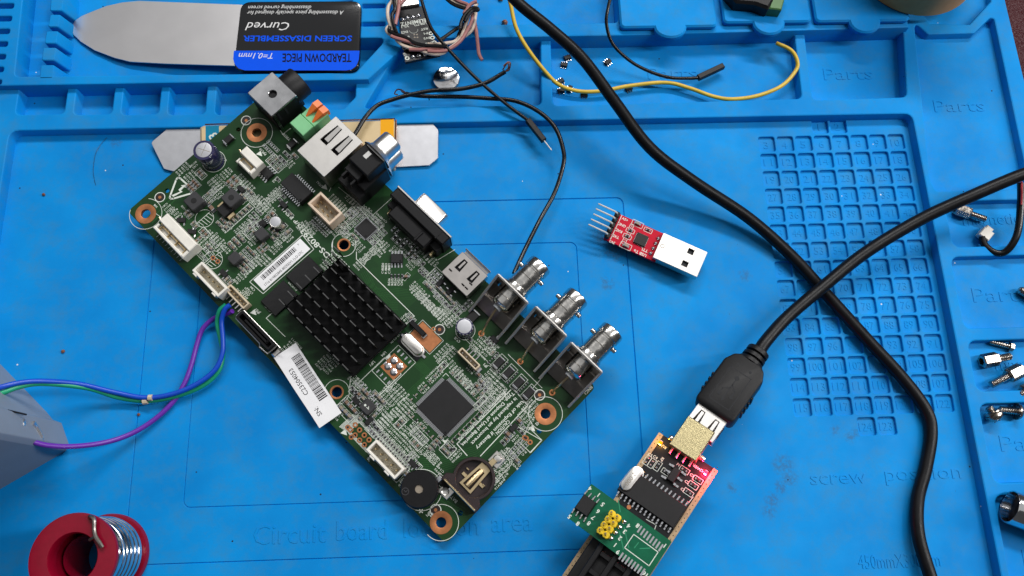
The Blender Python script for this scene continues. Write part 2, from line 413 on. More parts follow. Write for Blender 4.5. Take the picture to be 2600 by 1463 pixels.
# --- high rim slab with the tool trays
sy = wx([(0, 218), (800, 205)], T2, 1)
hi = wp([(935, 210), (1016, 128), (1024, 99), (1600, 90), (2308, 70)], T2)
hi = [(-262, sy), (hi[0][0], sy)]+hi[1:]+[(hi[-1][0]+.5, 176), (-262, 176)]
hh = [roundpoly(wp([(66, -70), (38, 194), (902, 184), (984, 96), (895, 97), (893, -70)], T2), 2.4, 4)]
for k in range(-3, 7):
    y = 15+31*k+(1.2*k if k > 0 else 0); hh.append(rrect(W(-140, y, T2)[0], W(20, y+6, T2)[1], W(36-y*.16, y, T2)[0], W(20, y-6, T2)[1], .8, 3))
hh.append(rrect(*W(985, 66, T2)[:2], W(1572, 66, T2)[0], W(1300, -70, T2)[1], 2.5, 4))
for y in (61, 15, -30): hh.append(rrect(W(918, y, T2)[0], W(940, y+5, T2)[1], W(978, y, T2)[0], W(940, y-5, T2)[1], .8, 3))
slab(mb, hi, hh, -2.2, T2)
# comb posts in the tool tray
for pts in ([(127, 27), (158, 27), (162, -30), (131, -30)], [(122, 68), (148, 68), (153, 37), (128, 37)], [(113, 110), (143, 110), (147, 79), (118, 79)], [(106, 153), (138, 153), (142, 121), (110, 121)], [(100, 200), (134, 199), (137, 165), (104, 165)]):
    p = ccw(roundpoly(wp(pts, T2), .8, 3)); q = [(x+(2.8 if x > sum(a for a, _ in p)/len(p) else -.4), y) for x, y in p]
    mb.rings([[(x, y, FT-.1) for x, y in q], [(x, y, T2-.4) for x, y in offset(p, .1)], [(x, y, T2) for x, y in offset(p, -.3)]], 0)
mb.build('moulded_rim', SIL, mat)
# --- three flap lids with thumb tabs
for x0, x1, yb, tcx, tr, tb in ((1576, 1822, 70, 1703, 41, 95), (1838, 2062, 58, 1953, 41, 87), (2072, 2312, 55, 2197, 40, 83)):
    z = T2+3.2; a, b = W(x0, yb, z), W(x1, yb-4, z); y = (a[1]+b[1])/2; ytop = y+75
    t = W(tcx, yb, z); r = abs(W(tcx+tr, yb, z)[0]-t[0]); dep = y-W(tcx, tb, z)[1]
    arc = [(t[0]-r*math.cos(q), y-dep*math.sin(q)) for q in [math.pi*i/10 for i in range(11)]]
    out = [(b[0], ytop), (a[0], ytop)]+[(a[0]+2.2*(1-math.cos(q)), y+2.2*(1-math.sin(q))) for q in [math.pi/2*i/4 for i in range(5)]]+arc+[(b[0]-2.2*(1-math.sin(q)), y+2.2*(1-math.cos(q))) for q in [math.pi/2*i/4 for i in range(5)]]
    m2 = MB(); m2.prism(out, z-2.6, z, .8)
    o2 = [(min(max(x, a[0]+2), b[0]-2), max(v, y+2)) for x, v in ((a[0], y), (b[0], y), (b[0], ytop), (a[0], ytop))]; m2.prism(o2, T2-.3, z-2.5, 0)
    m2.build('lid', SIL, mat)
# --- raised lettering moulded into the floors
def word(t, xl, xr, yl, yr, z, h, bold=0.0, ext=.2):
    a, b = W(xl, yl, z), W(xr, yr, z); m2 = MB()
    m2.text(t, (a[0]+b[0])/2, (a[1]+b[1])/2, z, h, 0, 0, ext, width=b[0]-a[0], bold=bold)
    m2.build('embossed_word', SIL, mat, smooth=0)
for t, xl, xr, y in (('Circuit', 645, 828, 1358), ('board', 855, 983, 1349), ('location', 1026, 1215, 1340), ('area', 1248, 1352, 1336)): word(t, xl, xr, y, y-6, .02, 11)
word('screw', 2058, 2200, 1220, 1214, .02, 8.2); word('position', 2248, 2440, 1212, 1202, .02, 8.2)
word('450mmX300mm', 2180, 2386, 1430, 1418, .02, 7.5)
word('Parts', 1645, 1768, 188, 184, FT+.02, 9); word('Parts', 2092, 2214, 190, 186, FT+.02, 9); word('Parts', 2372, 2498, 272, 266, FL+.02, 9)
word('magnetic', 2446, 2590, 566, 558, FL+.02, 8); word('Parts', 2470, 2608, 752, 744, FL+.02, 9.5); word('magnetic', 2528, 2690, 934, 924, FL+.02, 8); word('Parts', 2540, 2690, 1128, 1120, FL+.02, 9.5); word('Parts', 2598, 2740, 1420, 1410, FL+.02, 9.5)
m2 = MB()
for num, (x, y) in cells.items(): m2.text(str(num), x, y, -1.29, 5.0, 0, 0, .16, width=(1.0 if num == 1 else 2.5 if num < 10 else 4.2 if num < 100 else 5.6))
m2.build('pocket_numbers', SIL, mat, smooth=0).__setitem__('kind', 'stuff')
# --- leather desk top
def leather():
    m = bpy.data.materials.new('maroon_leather'); m.use_nodes = True; nt = m.node_tree; b = nt.nodes['Principled BSDF']
    b.inputs['Base Color'].default_value = (.050, .006, .009, 1); b.inputs['Roughness'].default_value = .36; b.inputs['Specular IOR Level'].default_value = .3
    tc = nt.nodes.new('ShaderNodeTexCoord'); v = nt.nodes.new('ShaderNodeTexVoronoi'); v.inputs['Scale'].default_value = 6; v.feature = 'DISTANCE_TO_EDGE'
    nz = nt.nodes.new('ShaderNodeTexNoise'); nz.inputs['Scale'].default_value = 5; ad = nt.nodes.new('ShaderNodeVectorMath'); ad.operation = 'ADD'
    nt.links.new(tc.outputs['Object'], nz.inputs['Vector']); nt.links.new(tc.outputs['Object'], ad.inputs[0]); nt.links.new(nz.outputs['Color'], ad.inputs[1]); nt.links.new(ad.outputs[0], v.inputs['Vector'])
    bp = nt.nodes.new('ShaderNodeBump'); bp.inputs['Strength'].default_value = .9; bp.inputs['Distance'].default_value = .05
    nt.links.new(v.outputs['Distance'], bp.inputs['Height']); nt.links.new(bp.outputs[0], b.inputs['Normal']); return m
mb = MB(); mb.box(0, 0, -12, 1100, 900, 8.9, bev=2); tag(mb.build('desk_top', leather()), None, None, kind='structure')
# ================================================================ recorder main board
_n = np.array([-0.01411, -0.05249, 0.99852]); _p0 = W(1135, 1378, 4.2)
_ex = np.array([0.69055, -0.72273, -0.02823])
class PlaneFr(Fr):
    def __init__(s, o, ex, n):
        s.o = np.array(o, float); s.n = np.array(n, float)/np.linalg.norm(n); s.x = np.array(ex, float); s.x -= s.n*(s.x@s.n); s.x /= np.linalg.norm(s.x); s.y = np.cross(s.n, s.x)
bf = PlaneFr(_p0, _ex, _n)
_u0 = sum(bf.loc(*p)[0] for p in ((388.3, 480.5), (640, 264.5)))/2; _v0 = sum(bf.loc(*p)[1] for p in ((333, 546), (1121, 1370)))/2
bf.o = bf.o+bf.x*_u0+bf.y*_v0
BU = sum(bf.loc(*p)[0] for p in ((1154, 1357), (1509, 988.6)))/2; BV = sum(bf.loc(*p)[1] for p in ((1154, 637.5), (1500, 970.7)))/2
Bl = bf.loc
board = thing('circuit_board', 'long green recorder circuit board with three BNC sockets and black heat sink', 'circuit board', matrix=bf.mat())
def mask_green():
    m = bpy.data.materials.new('green_solder_mask'); m.use_nodes = True; nt = m.node_tree; b = nt.nodes['Principled BSDF']; N = nt.nodes.new; Lk = nt.links.new
    tc = N('ShaderNodeTexCoord')
    n = N('ShaderNodeTexVoronoi'); n.distance = 'MANHATTAN'; n.inputs['Scale'].default_value = .75; Lk(tc.outputs['Object'], n.inputs['Vector'])
    n2 = N('ShaderNodeTexNoise'); n2.inputs['Scale'].default_value = .35; n2.inputs['Detail'].default_value = 3; Lk(tc.outputs['Object'], n2.inputs['Vector'])
    bw = N('ShaderNodeSeparateColor'); Lk(n.outputs['Color'], bw.inputs[0])
    r = N('ShaderNodeValToRGB'); r.color_ramp.elements[0].color = (.008, .036, .010, 1); r.color_ramp.elements[1].color = (.016, .070, .015, 1); Lk(bw.outputs[0], r.inputs[0])
    x = N('ShaderNodeMix'); x.data_type = 'RGBA'; x.inputs[7].default_value = (.012, .042, .016, 1); Lk(n2.outputs['Fac'], x.inputs[0]); Lk(r.outputs[0], x.inputs[6])
    Lk(x.outputs[2], b.inputs['Base Color']); b.inputs['Roughness'].default_value = .36; b.inputs['Specular IOR Level'].default_value = .22
    return m
GREEN = mask_green()
TRACE = M('masked_trace', (.018, .082, .020), .33, var=.1, spec=.25)
GREEN2 = [GREEN, PL['pcbedge'], TRACE]
holes_px = [((652, 337), 2.1, 4.5, 7.0), ((370, 543), 2.1, 4.5, 7.0), ((1120, 1327), 2.1, 4.5, 7.0), ((1385, 1051), 2.1, 4.5, 7.0), ((873, 622), 2.2, 2.9, 5.2), ((855, 996), 2.2, 2.9, 5.2)]
mb = MB()
hl = [circ(*Bl(*p), r, 28) for p, r, a, c in holes_px]+[circ(*Bl(*p), 1.05, 14) for p in ((605, 329), (424, 484), (1169, 1303), (1369, 1095))]
pth = [(902, 1079), (890, 1092), (913, 1092), (901.5, 1105), (925, 1105), (913, 1118), (937, 1117), (925, 1129.5)]
hl += [circ(*Bl(*p), .5, 10) for p in pth]
mb.plate([rrect(0, 0, BU, BV, 2.2, 5)]+hl, -1.6, 0)
bp_ = mb.build('board_panel', GREEN2, board)
# traces fanned over the mask (flat copper under lacquer)
mb = MB()
def tr(pts, n, sp, w=.22):
    P = [np.array(Bl(*p)) for p in pts]
    for k in range(n):
        o = (k-(n-1)/2)*sp; Q = []
        for i in range(len(P)):
            d = P[min(i+1, len(P)-1)]-P[max(i-1, 0)]; d /= np.linalg.norm(d); Q.append(P[i]+np.array([-d[1], d[0]])*o)
        mb.line(Q, w, .02, 0)
tr([(930, 720), (985, 775), (1010, 775)], 6, .8); tr([(925, 690), (950, 740), (1000, 745)], 5, .8); tr([(1000, 745), (1040, 748), (1080, 715)], 7, .75)
tr([(1040, 905), (1090, 950), (1060, 985), (985, 1055)], 6, .7); tr([(985, 1055), (1000, 1090), (1035, 1105)], 5, .7); tr([(1120, 1010), (1120, 960), (1175, 905)], 4, .6)
tr([(1045, 1185), (1115, 1180), (1210, 1150), (1290, 1075)], 8, .8); tr([(1290, 1010), (1230, 1075), (1180, 1120)], 5, .7); tr([(1290, 1170), (1235, 1230)], 3, .9)
tr([(380, 560), (440, 500)], 3, 1.6, .5); tr([(575, 640), (700, 520)], 6, .9); tr([(715, 540), (800, 600)], 4, .8); tr([(850, 600), (930, 610)], 4, .7); tr([(1100, 1250), (1180, 1300)], 3, 1.1)
mb.build('trace_bundle', TRACE, board, smooth=0)['kind'] = 'stuff'
# plated mounting holes
for k, (p, r, a, c) in enumerate(holes_px):
    u, v = Bl(*p); mb = MB()
    R = [[(u+q*math.cos(t), v+q*math.sin(t), z) for t in [2*math.pi*i/32 for i in range(32)]] for q, z in ((r-.02, -1.65), (r-.02, .02), (r+.12, .07), (a, .07), (a, .01))]
    mb.rings([x[::-1] for x in R], 0, False, False); mb.build('mounting_ring', PL['copper'], board)
silk = MB(); S = .03
for (p, r, a, c), (a0, a1) in zip(holes_px, ((0, 360), (-150, 130), (-95, 175), (0, 360), (0, 360), (0, 360))):
    u, v = Bl(*p); silk.ring(u, v, c, .22, S, 40, 0, a0, a1)
# --- generic parts
def at(px, py, h=0): return Bl(px, py, h)
def smdmesh(name, body, L=1.6, Wd=.85, H=.8, e=.36):
    m = MB(); m.box(0, 0, .03, L-2*e, Wd*.96, H, bev=.08, mi=0)
    for s in (-1, 1): m.box(s*(L/2-e/2), 0, 0, e, Wd, H+.05, bev=.1, mi=1)
    for s in (-1, 1): m.box(s*(L/2+.08), 0, -.0, .34, Wd*.95, .28, bev=.1, mi=1)
    o = m.build(name, [body, PL['solder']], board, smooth=30); return o
protos = {}
def smd(px, py, kind='cap', rot=0, sc=1.0, h=0.0, uv=None):
    if kind not in protos:
        protos[kind] = {'cap': lambda: smdmesh('chip_capacitor', PL['capbrown']), 'capg': lambda: smdmesh('chip_capacitor', PL['capgrey']),
            'res': lambda: smdmesh('chip_resistor', PL['chip'], H=.5), 'pad': lambda: padpair(), 'dio': lambda: smdmesh('diode', PL['chip'], 5.0, 2.9, 2.1, .55)}[kind]()
        o = protos[kind]
    else: o = dup(protos[kind], board)
    u, v = uv if uv else at(px, py, h)
    o.location = Vector((u, v, 0.01))*K; o.rotation_euler = (0, 0, math.radians(rot)); o.scale = (sc, sc, sc); return o
def padpair():
    m = MB()
    for s in (-1, 1): m.box(s*.55, 0, 0, .62, .8, .16, bev=.08)
    return m.build('solder_pad', PL['solder'], board)
def grid(px, py, kinds, nu, nv, pu, pv, rot=0, sc=1.0, frame=False, jit=.05):
    u, v = at(px, py, .5); i = 0
    for a in range(nu):
        for b in range(nv):
            k = kinds[i % len(kinds)]; i += 1
            if k == '-': continue
            smd(0, 0, k, rot, sc, uv=(u+(a-(nu-1)/2)*pu+random.uniform(-jit, jit), v+(b-(nv-1)/2)*pv+random.uniform(-jit, jit)))
            if k != 'x':
                x, y = u+(a-(nu-1)/2)*pu, v+(b-(nv-1)/2)*pv; L, Wd = (2.5*sc, 1.35*sc) if rot % 180 == 0 else (1.35*sc, 2.5*sc)
                silk.line([(x-L/2, y-Wd/2), (x+L/2, y-Wd/2), (x+L/2, y+Wd/2), (x-L/2, y+Wd/2)], .12, S, closed=True)
    if frame:
        hu, hv = (nu-1)*pu/2+1.4*sc, (nv-1)*pv/2+1.4*sc
        silk.line([(u-hu, v-hv), (u+hu, v-hv), (u+hu, v+hv), (u-hu, v+hv)], .18, S, closed=True)
def srect(pts, w=.2, closed=True): silk.line([at(*p) for p in pts], w, S, closed=closed)
def stext(t, px, py, size, rot=-90, width=None, al='c', sh=0.0):
    u, v = at(px, py); silk.text(t, u, v, S, size, rot, width=width, align=al, bold=.012, shear=sh)
def ic(name, px, py, su, sv, h, pins=None, rot=0, pl=1.0, pw=.4, dot=True, body='chip', z0=.1, mark=None):
    "flat package: pins = (count along the u sides, count along the v sides)"
    t = bpy.data.objects.new(name, None) if False else None
    u, v = at(px, py, h); m = MB(); m.xf = Matrix.Translation((u, v, 0)) @ Matrix.Rotation(math.radians(rot), 4, 'Z')
    m.box(0, 0, z0, su, sv, h-z0, bev=.18, taper=.12)
    if dot: m.lathe([(.45, h), (.45, h+.01), (.3, h-.06)], (su/2-1, -sv/2+1, 0), (0, 0, 1), 12, 0)
    if mark:
        for j, q in enumerate(mark): m.text(q, 0, 0.6-j*1.3, h+.02, 1.1, 0, 2, width=None)
    if pins:
        for cnt, ax in ((pins[0], 0), (pins[1], 1)):
            if not cnt: continue
            L = (su if ax == 0 else sv)*(.90 if cnt > 10 else .8)
            for i in range(cnt):
                q = (i-(cnt-1)/2)*L/(cnt-1)
                for s in (-1, 1):
                    e = (sv if ax == 0 else su)/2
                    for a, b, z, hh in ((e+.12, .5, h*.45, .16), (e+pl*.6+.1, pl*.75, .02, .2)):
                        if ax == 0: m.box(q, s*a, z, pw, b, hh, mi=1)
                        else: m.box(s*a, q, z, b, pw, hh, mi=1)
    return m.build(name, [PL[body], PL['solder'], PL['capgrey']], board, smooth=30)
def lcap(name, px, py, r, h, top=.72, base=True, sleeve='navy', txt=None, trot=0):
    u, v = at(px, py, h); m = MB()
    m.lathe([(r-.3, 0), (r, .3), (r, 1.0), (r-.25, 1.4), (r, 1.8), (r, h-.7), (r-.25, h-.1), (r*top+.2, h), (r*top, h-.05)], (u, v, 0), (0, 0, 1), 32, 0)
    o = m.build(name, [PL[sleeve]], board); m = MB()
    m.lathe([(r*top+.1, h-.3), (r*top, h+.02), (r*top-.3, h+.06)], (u, v, 0), (0, 0, 1), 28); o2 = m.build('can_top', PL['alu'], o); return o, u, v
# --- heat sink over the processor and its two memory chips
ram1 = ic('memory_chip', 709, 757, 9.5, 13, 1.3, dot=False); ram2 = ic('memory_chip', 773, 694, 9.5, 13, 1.3, dot=False)
HS = 14.0; c0, c1, c2 = at(712, 782, HS), at(880, 946, HS), at(1018, 806, HS)
hu0, hu1, hv0, hv1 = min(c0[0], c1[0]-46), c1[0], c1[1], c2[1]
hu0 = at(690, 770, HS)[0]
mb = MB(); mb.box((hu0+hu1)/2+1.5, (hv0+hv1)/2, 2.2, hu1-hu0-1, hv1-hv0, 2.4, bev=.3)
mb.box((hu0+hu1)/2, (hv0+hv1)/2, .05, 27, 27, 2.1, mi=1)
sink = mb.build('heat_sink', [PL['sink'], PL['chip']], board)
fin = MB(); fin.box(0, 0, 4.5, 3.6, .42, HS-4.6); fin.box(0, 0, HS-.1, 3.6, .42, .1, mi=1); fin = fin.build('fin', [PL['sink'], M('pale_fin_tip', (.09,.09,.09), .4, .4, var=.3, scale=8)], sink, smooth=0)  # fin tops coloured paler than the black sides
NU, NV = 8, 7; first = True
for i in range(NU):
    for j in range(NV):
        o = fin if first else dup(fin, sink); first = False
        o.location = Vector((hu0+2.5+(hu1-hu0-4.5)*i/(NU-1), hv0+1.1+(hv1-hv0-2.2)*j/(NV-1), 0))*K
a, b = at(832, 651, HS), at(862, 625, HS)
for q in ((830, 646), (851, 668), (854, 632)):
    o = dup(fin, sink); u, v = at(*q, HS); o.location = Vector((u, v, 0))*K
# --- power jack
hj = 14.5; q = [at(x, y, hj) for x, y in ((691, 181), (753, 242), (689, 296), (628, 236))]
ju, jv = sum(p[0] for p in q)/4, sum(p[1] for p in q)/4; ju0, ju1 = (q[0][0]+q[3][0])/2, (q[1][0]+q[2][0])/2; jv0, jv1 = (q[2][1]+q[3][1])/2, (q[0][1]+q[1][1])/2
mb = MB(); mb.box(ju+.3, jv-.4, .1, ju1-ju0-1.2, jv1-jv0-.6, hj-1.3, bev=.3)
mb.box(ju+.2, jv+1.5, .1, ju1-ju0-4, jv1-jv0+1, 4, bev=.2)
mb.lathe([(7.0, jv1-jv0-.3), (7.0, jv1-jv0+6.6), (6.6, jv1-jv0+7.2), (3.6, jv1-jv0+7.2), (3.3, jv1-jv0+2)], (ju, jv0, 7.1), (0, 1, 0), 32, 0)
for k in (-3, 1): mb.box(ju1-.35, jv0+6+k, 7, .5, 1.0, 5.5, mi=1)
jack = mb.build('power_jack', [PL['black'], PL['hole']], board)
mb = MB(); mb.plate([rrect(ju0, jv0, ju1, jv1, .5, 2), circ(ju+.2, jv+.2, 1.75, 20)], hj-1.0, hj, bev=.25)
for x in (ju0+.25,): mb.box(x, jv, 1, .5, jv1-jv0-.6, hj-1.4)
mb.box(ju, jv0+.25, 6, ju1-ju0-.8, .5, hj-6.6); mb.box(ju, jv1-.25, hj-3.2, ju1-ju0-.8, .5, 2.6); mb.box(ju1-.2, jv0+1.2, .2, .5, 1.2, hj-1)
mb.build('metal_cover', M('dull_steel', (.46,.46,.47), .27, 1, var=.15, scale=1.2, bump=.04, bscale=6, rvar=.04), jack)
# --- green push terminal with two orange levers
ht = 8.5; a, b, c = at(736, 312, ht), at(805, 262, ht), at(768, 345, ht); tu0, tu1, tv0, tv1 = a[0], c[0], (a[1]+c[1])/2, b[1]
mb = MB(); mb.box((tu0+tu1)/2, tv0+3.1, .1, tu1-tu0+.2, 6.2, ht-.1, bev=.25); mb.box((tu0+tu1)/2+.1, (tv0+6.35+tv1)/2, .1, tu1-tu0, tv1-tv0-6.4, ht-.6, bev=.25)
term = mb.build('terminal_block', PL['mint'], board)
for k in (.30, .78):
    x = tu0+(tu1-tu0)*k; y0, y1 = tv0+7.2, tv1+1.2; m = MB(); w1, w0 = 1.55, .35
    m.add([(x-w0, y0, ht-.5), (x+w0, y0, ht-.5), (x+w1, y1-3, ht+2.0), (x-w1, y1-3, ht+2.0), (x-w1, y1, ht+1.2), (x+w1, y1, ht+1.2), (x-w1, y1, ht-3), (x+w1, y1, ht-3), (x-w1, y1-3, ht-.6), (x+w1, y1-3, ht-.6)],
        [(0, 1, 2, 3), (3, 2, 5, 4), (4, 5, 7, 6), (0, 3, 8), (1, 9, 2), (8, 3, 4, 6), (2, 9, 7, 5), (0, 8, 9, 1), (8, 6, 7, 9)]); m.build('lever', PL['orange'], term, smooth=0)
# --- network socket
hr = 13.6; q = [at(x, y, hr) for x, y in ((754, 382), (852, 296), (923, 361), (822, 449))]
ru0, ru1, rv0, rv1 = (q[0][0]+q[1][0])/2, (q[2][0]+q[3][0])/2, (q[0][1]+q[3][1])/2, (q[1][1]+q[2][1])/2; rc = (ru0+ru1)/2
mb = MB(); slots = []
for k in (-1, 1):
    x = rc+k*3.4; slots.append([(x-1.9, rv1-12), (x+1.9, rv1-12), (x+1.9, rv1-9.4), (x+1.35, rv1-2.4), (x-1.35, rv1-2.4), (x-1.9, rv1-9.4)])
mb.plate([rrect(ru0, rv0, ru1, rv1, .4, 2)]+slots, hr-.6, hr, bev=.12)
for x in (ru0+.2, ru1-.2): mb.box(x, (rv0+rv1)/2, .3, .4, rv1-rv0-.5, hr-.8)
mb.box(rc, rv0+.2, .3, ru1-ru0-.6, .4, hr-.8); mb.box(rc, rv1-.3, hr-2.5, ru1-ru0-.6, .4, 2)
for k in (-1, 1):
    x = rc+k*3.4; m2 = [(x-1.15, rv1-10.4, hr-.75), (x+1.15, rv1-10.4, hr-.75), (x+.9, rv1-2.3, hr-.02), (x-.9, rv1-2.3, hr-.02)]; mb.add(m2+[(a, b, c-.3) for a, b, c in m2], [(0, 1, 2, 3), (0, 4, 5, 1), (1, 5, 6, 2), (2, 6, 7, 3), (3, 7, 4, 0)])
rj = mb.build('network_socket', PL['tin'], board)
mb = MB(); mb.box(rc, (rv0+rv1)/2, .1, ru1-ru0-1.2, rv1-rv0-1.2, hr-3.4); mb.build('socket_core', PL['black'], rj)
# --- stacked phono sockets
hb = 19.0; c = at(898, 405, hb); su = 11.5
pu, pv = at(905, 405, hb); fu0 = ru1+1.9; fu1 = fu0+14.5; fc = (fu0+fu1)/2
V1 = at(968, 408, 14.5)[1]
mb = MB(); mb.box(fc, V1-5.0, .1, 11.5, 9.6, hb-.2, bev=.5); mb.box(fc-1.2, V1-10.5, .1, 8.2, 6, 15.6, bev=.4); mb.box(fc+1.0, V1-9.5, .1, 11.5, 9, 12, bev=.4)
mb.box(fc, V1-15, .1, 13.5, 6, 8.5, bev=.4); mb.box(fc+4.2, V1-7, .1, 4.5, 13, 11.5, bev=.3); mb.box(fc+1.6, V1-12.0, 11.8, 1.0, 9, 3.0, bev=.1); mb.box(fc-3.6, V1-12.0, 11.8, 1.0, 9, 3.6, bev=.1)
ph = mb.build('phono_socket', PL['black'], board)
mb = MB(); mb.box(fc-1.2, V1-3.2, hb-.3, 2.2, 3.4, .45, bev=.1); mb.box(fc, V1+.25, 2, 10.5, .5, hb-3.5, r=.2)
for z in (5.2, 15.0):
    mb.lathe([(7.4, .3), (7.0, .8), (5.5, 1.8), (5.0, 3.0), (4.9, 9.4), (4.5, 10.0), (3.6, 10.0), (3.5, 2)], (fc, V1, z), (0, 1, 0), 32)
mb.build('socket_shell', M('satin_nickel', (.66,.65,.63), .34, 1, var=.05), ph)
# --- video socket
hv = 12.2; a, b = at(1012, 470, hv), at(1148, 601, hv); vu0, vu1, vv = a[0], b[0], (a[1]+b[1])/2; vc = (vu0+vu1)/2
mb = MB(); mb.box(vc, vv-3.2, .1, vu1-vu0-.6, 4.6, hv-.2, bev=.5)
mb.box(vc-.3, vv-8.4, .1, vu1-vu0-10.5, 6.6, hv-2.4, bev=.6); mb.box(vc, vv-6.5, .1, vu1-vu0-2, 4.6, 6.8, bev=.4); mb.box(vc+5.4, vv-9.5, 8, 1.0, 5, 2.5, bev=.2); mb.box(vu1-4.6, vv-3.2, hv-.5, .5, 4.6, .6)
vga = mb.build('video_socket', PL['black'], board)
mb = MB(); mb.box(vc, vv-.45, .3, vu1-vu0, .8, hv-.3, bev=.15)
sh = [at(x, y, 10.4) for x, y in ((1052, 507), (1073, 485), (1140, 547), (1119, 568))]
s0, s1, st = sh[0][0], sh[2][0], (sh[1][1]+sh[2][1])/2
prof = lambda e: roundpoly([(s0-e, 10.4+e), (s0+1.2-e*.6, 2.4-e), (s1-1.2+e*.6, 2.4-e), (s1+e, 10.4+e)], 1.9, 4)
pr = prof(0); pr = pr if abs(pr[0][1]) else pr
mb.rings([[(x, vv-.2, z) for x, z in prof(.5)], [(x, vv+.6, z) for x, z in pr], [(x, st-.3, z) for x, z in pr], [(x, st, z) for x, z in prof(-.3)], [(x, st, z) for x, z in prof(-.9)], [(x, vv, z) for x, z in prof(-.9)]])
for k in (vu0+3.2, vu1-3.2): mb.box(k, vv-9.6, .1, .9, 2.8, 3.4, mi=1); mb.tube([(k, vv-4.5, 4.6), (k, vv-9.6, 4.6), (k, vv-10.6, .2)], .55, 6, 1)
mb.build('metal_shell', [PL['tin'], PL['gold']], vga)
# --- display socket
hh_ = 6.0; q = [at(x, y, hh_) for x, y in ((1123, 691), (1174, 636.5), (1235.5, 699), (1186, 756))]
du0, du1, dv0, dv1 = (q[0][0]+q[1][0])/2, (q[2][0]+q[3][0])/2, (q[0][1]+q[3][1])/2, (q[1][1]+q[2][1])/2; dc = (du0+du1)/2
mb = MB(); sl = []
for k in (-1, 1):
    x = dc+k*3.6; sl.append([(x-1.45, dv1-7.2), (x+1.45, dv1-7.2), (x+1.0, dv1-1.9), (x-1.0, dv1-1.9)])
for x, y in ((du0+2.2, dv0+3.2), (du1-2.6, dv0+2.4), (du1-2.6, dv0+5.0), (du1-4.6, dv0+2.4)): sl.append(rrect(x-.8, y-.25, x+.8, y+.25, .1, 1))
mb.plate([rrect(du0, dv0, du1, dv1, .5, 2)]+sl, hh_-.4, hh_, bev=.12)
for x in (du0+.2, du1-.2): mb.box(x, (dv0+dv1)/2, .2, .4, dv1-dv0-.4, hh_-.5)
mb.box(dc, dv0+.2, .2, du1-du0-.6, .4, hh_-.5)
for k in (-1, 1): mb.box(dc+k*3.6, dv1-4.2, hh_-.7, .9, 3.8, .35)
mb.box(dc, dv1+1.7, hh_-1.6, du1-du0-.4, .4, 2.4); mb.tube([(du0+.3, dv1+1.7, hh_+.8), (du1-.3, dv1+1.7, hh_+.8)], .3, 6); mb.box(dc, dv1+.8, hh_-1.1, du1-du0-1.5, 1.2, .3)
hd = mb.build('display_socket', M('grey_tin', (.62,.58,.55), .28, 1, var=.06), board); mb = MB(); mb.box(dc, (dv0+dv1)/2-.2, .1, du1-du0-1, dv1-dv0-.2, hh_-2.0); mb.build('socket_core', PL['hole'], hd)
# --- three coaxial sockets in folded steel brackets
def coax(px, py, first, hole):
    zb = 9.6; u, v = at(px, py, zb); vf = v-7.4       # barrel centre, front plate
    m = MB(); hw = 8.3; zt = 16.8; dk = 17.5
    m.plate([rrect(-hw, 0, hw, zt, 1.0, 3), circ(0, zb, 4.6, 24)], -.35, .35); P = MB()
    P.add([(u+x, vf+z, y) for x, y, z in m.v], m.f)
    for s in (-1, 1):
        x = u+s*hw; pr = [(0, zt), (0, .1), (-dk, .1), (-dk, 2.8), (-dk+4, 5.2)]
        P.rings([[(x-.3, vf+a, b) for a, b in pr], [(x+.3, vf+a, b) for a, b in pr]])
    t_e = MB()
    for s in (-1, 1): t_e.tube([(u+s*hw, vf+.1, zt), (u+s*hw, vf-dk+4, 5.3), (u+s*hw, vf-dk, 2.9)], .58, 6)
    t_e.tube([(u-hw, vf, zt), (u+hw, vf, zt)], .58, 6)
    t = P.build('coax_socket', PL['nickel'], board); t_e.build('folded_edge', PL['bright'], t)
    m = MB(); m.add([(u-hw+.3, vf-1, 3.0), (u+hw-.3, vf-1, 3.0), (u+hw-.3, vf-8.0, 4.8), (u-hw+.3, vf-8, 4.8), (u+hw-.3, vf-13.0, 1.0), (u-hw+.3, vf-13.0, 1.0)], [(0, 1, 2, 3), (3, 2, 4, 5)])
    m.box(u, vf-6.6, .1, 2*hw-1, 12.6, .5); m.build('bracket_plate', PL['darkmetal'], t)
    m = MB(); m.lathe([(2.4, -8.4), (3.4, -8.2), (4.5, -7.0), (4.55, -4.2), (4.3, -4.0), (4.55, -3.8), (4.55, -.4)], (u, vf, zb), (0, 1, 0), 32)
    m.lathe([(7.2, .3), (7.2, 1.4), (5.9, 1.6), (5.7, 3.2), (5.25, 3.5), (5.25, 8.0), (5.05, 8.2), (5.25, 8.4), (5.25, 12.0), (4.95, 12.3), (4.95, 12.9), (5.25, 13.2), (5.25, 16.4), (5.0, 17.0), (4.5, 17.0), (4.4, 11)], (u, vf, zb), (0, 1, 0), 40)
    for s in (-1, 1): m.lathe([(1.0, 4.8), (1.0, 6.4), (.8, 6.8)], (u, vf+11.0, zb), (s, 0, .12), 12)
    m.build('barrel', PL['nickel'], t)
    m = MB(); m.lathe([(1.9, -9.6), (2.1, -8.3), (2.1, -7.8)], (u, vf, zb), (0, 1, 0), 20); m.build('insulator', M('milky_insulator', (.42,.44,.46), .3) if first else bpy.data.materials['milky_insulator'], t)
    hu_, hv_ = at(*hole); m = MB(); m.tube(spline([(u, vf-9.4, zb), ((u+hu_)/2, (vf-9.4+hv_)/2, zb*.72), (hu_, hv_+1.6, 3.2), (hu_, hv_, .1)], 5), .5, 8); m.build('contact_pin', PL['gold'], t)
    m = MB(); m.ring(hu_, hv_, 1.0, .6, .04, 18); m.build('solder_ring', PL['copper'], t); return t
for k, (p, q) in enumerate((((1333, 712), (1222, 847)), ((1428, 793), (1321, 918)), ((1516, 882), (1402, 997)))): coax(*p, k == 0, q)
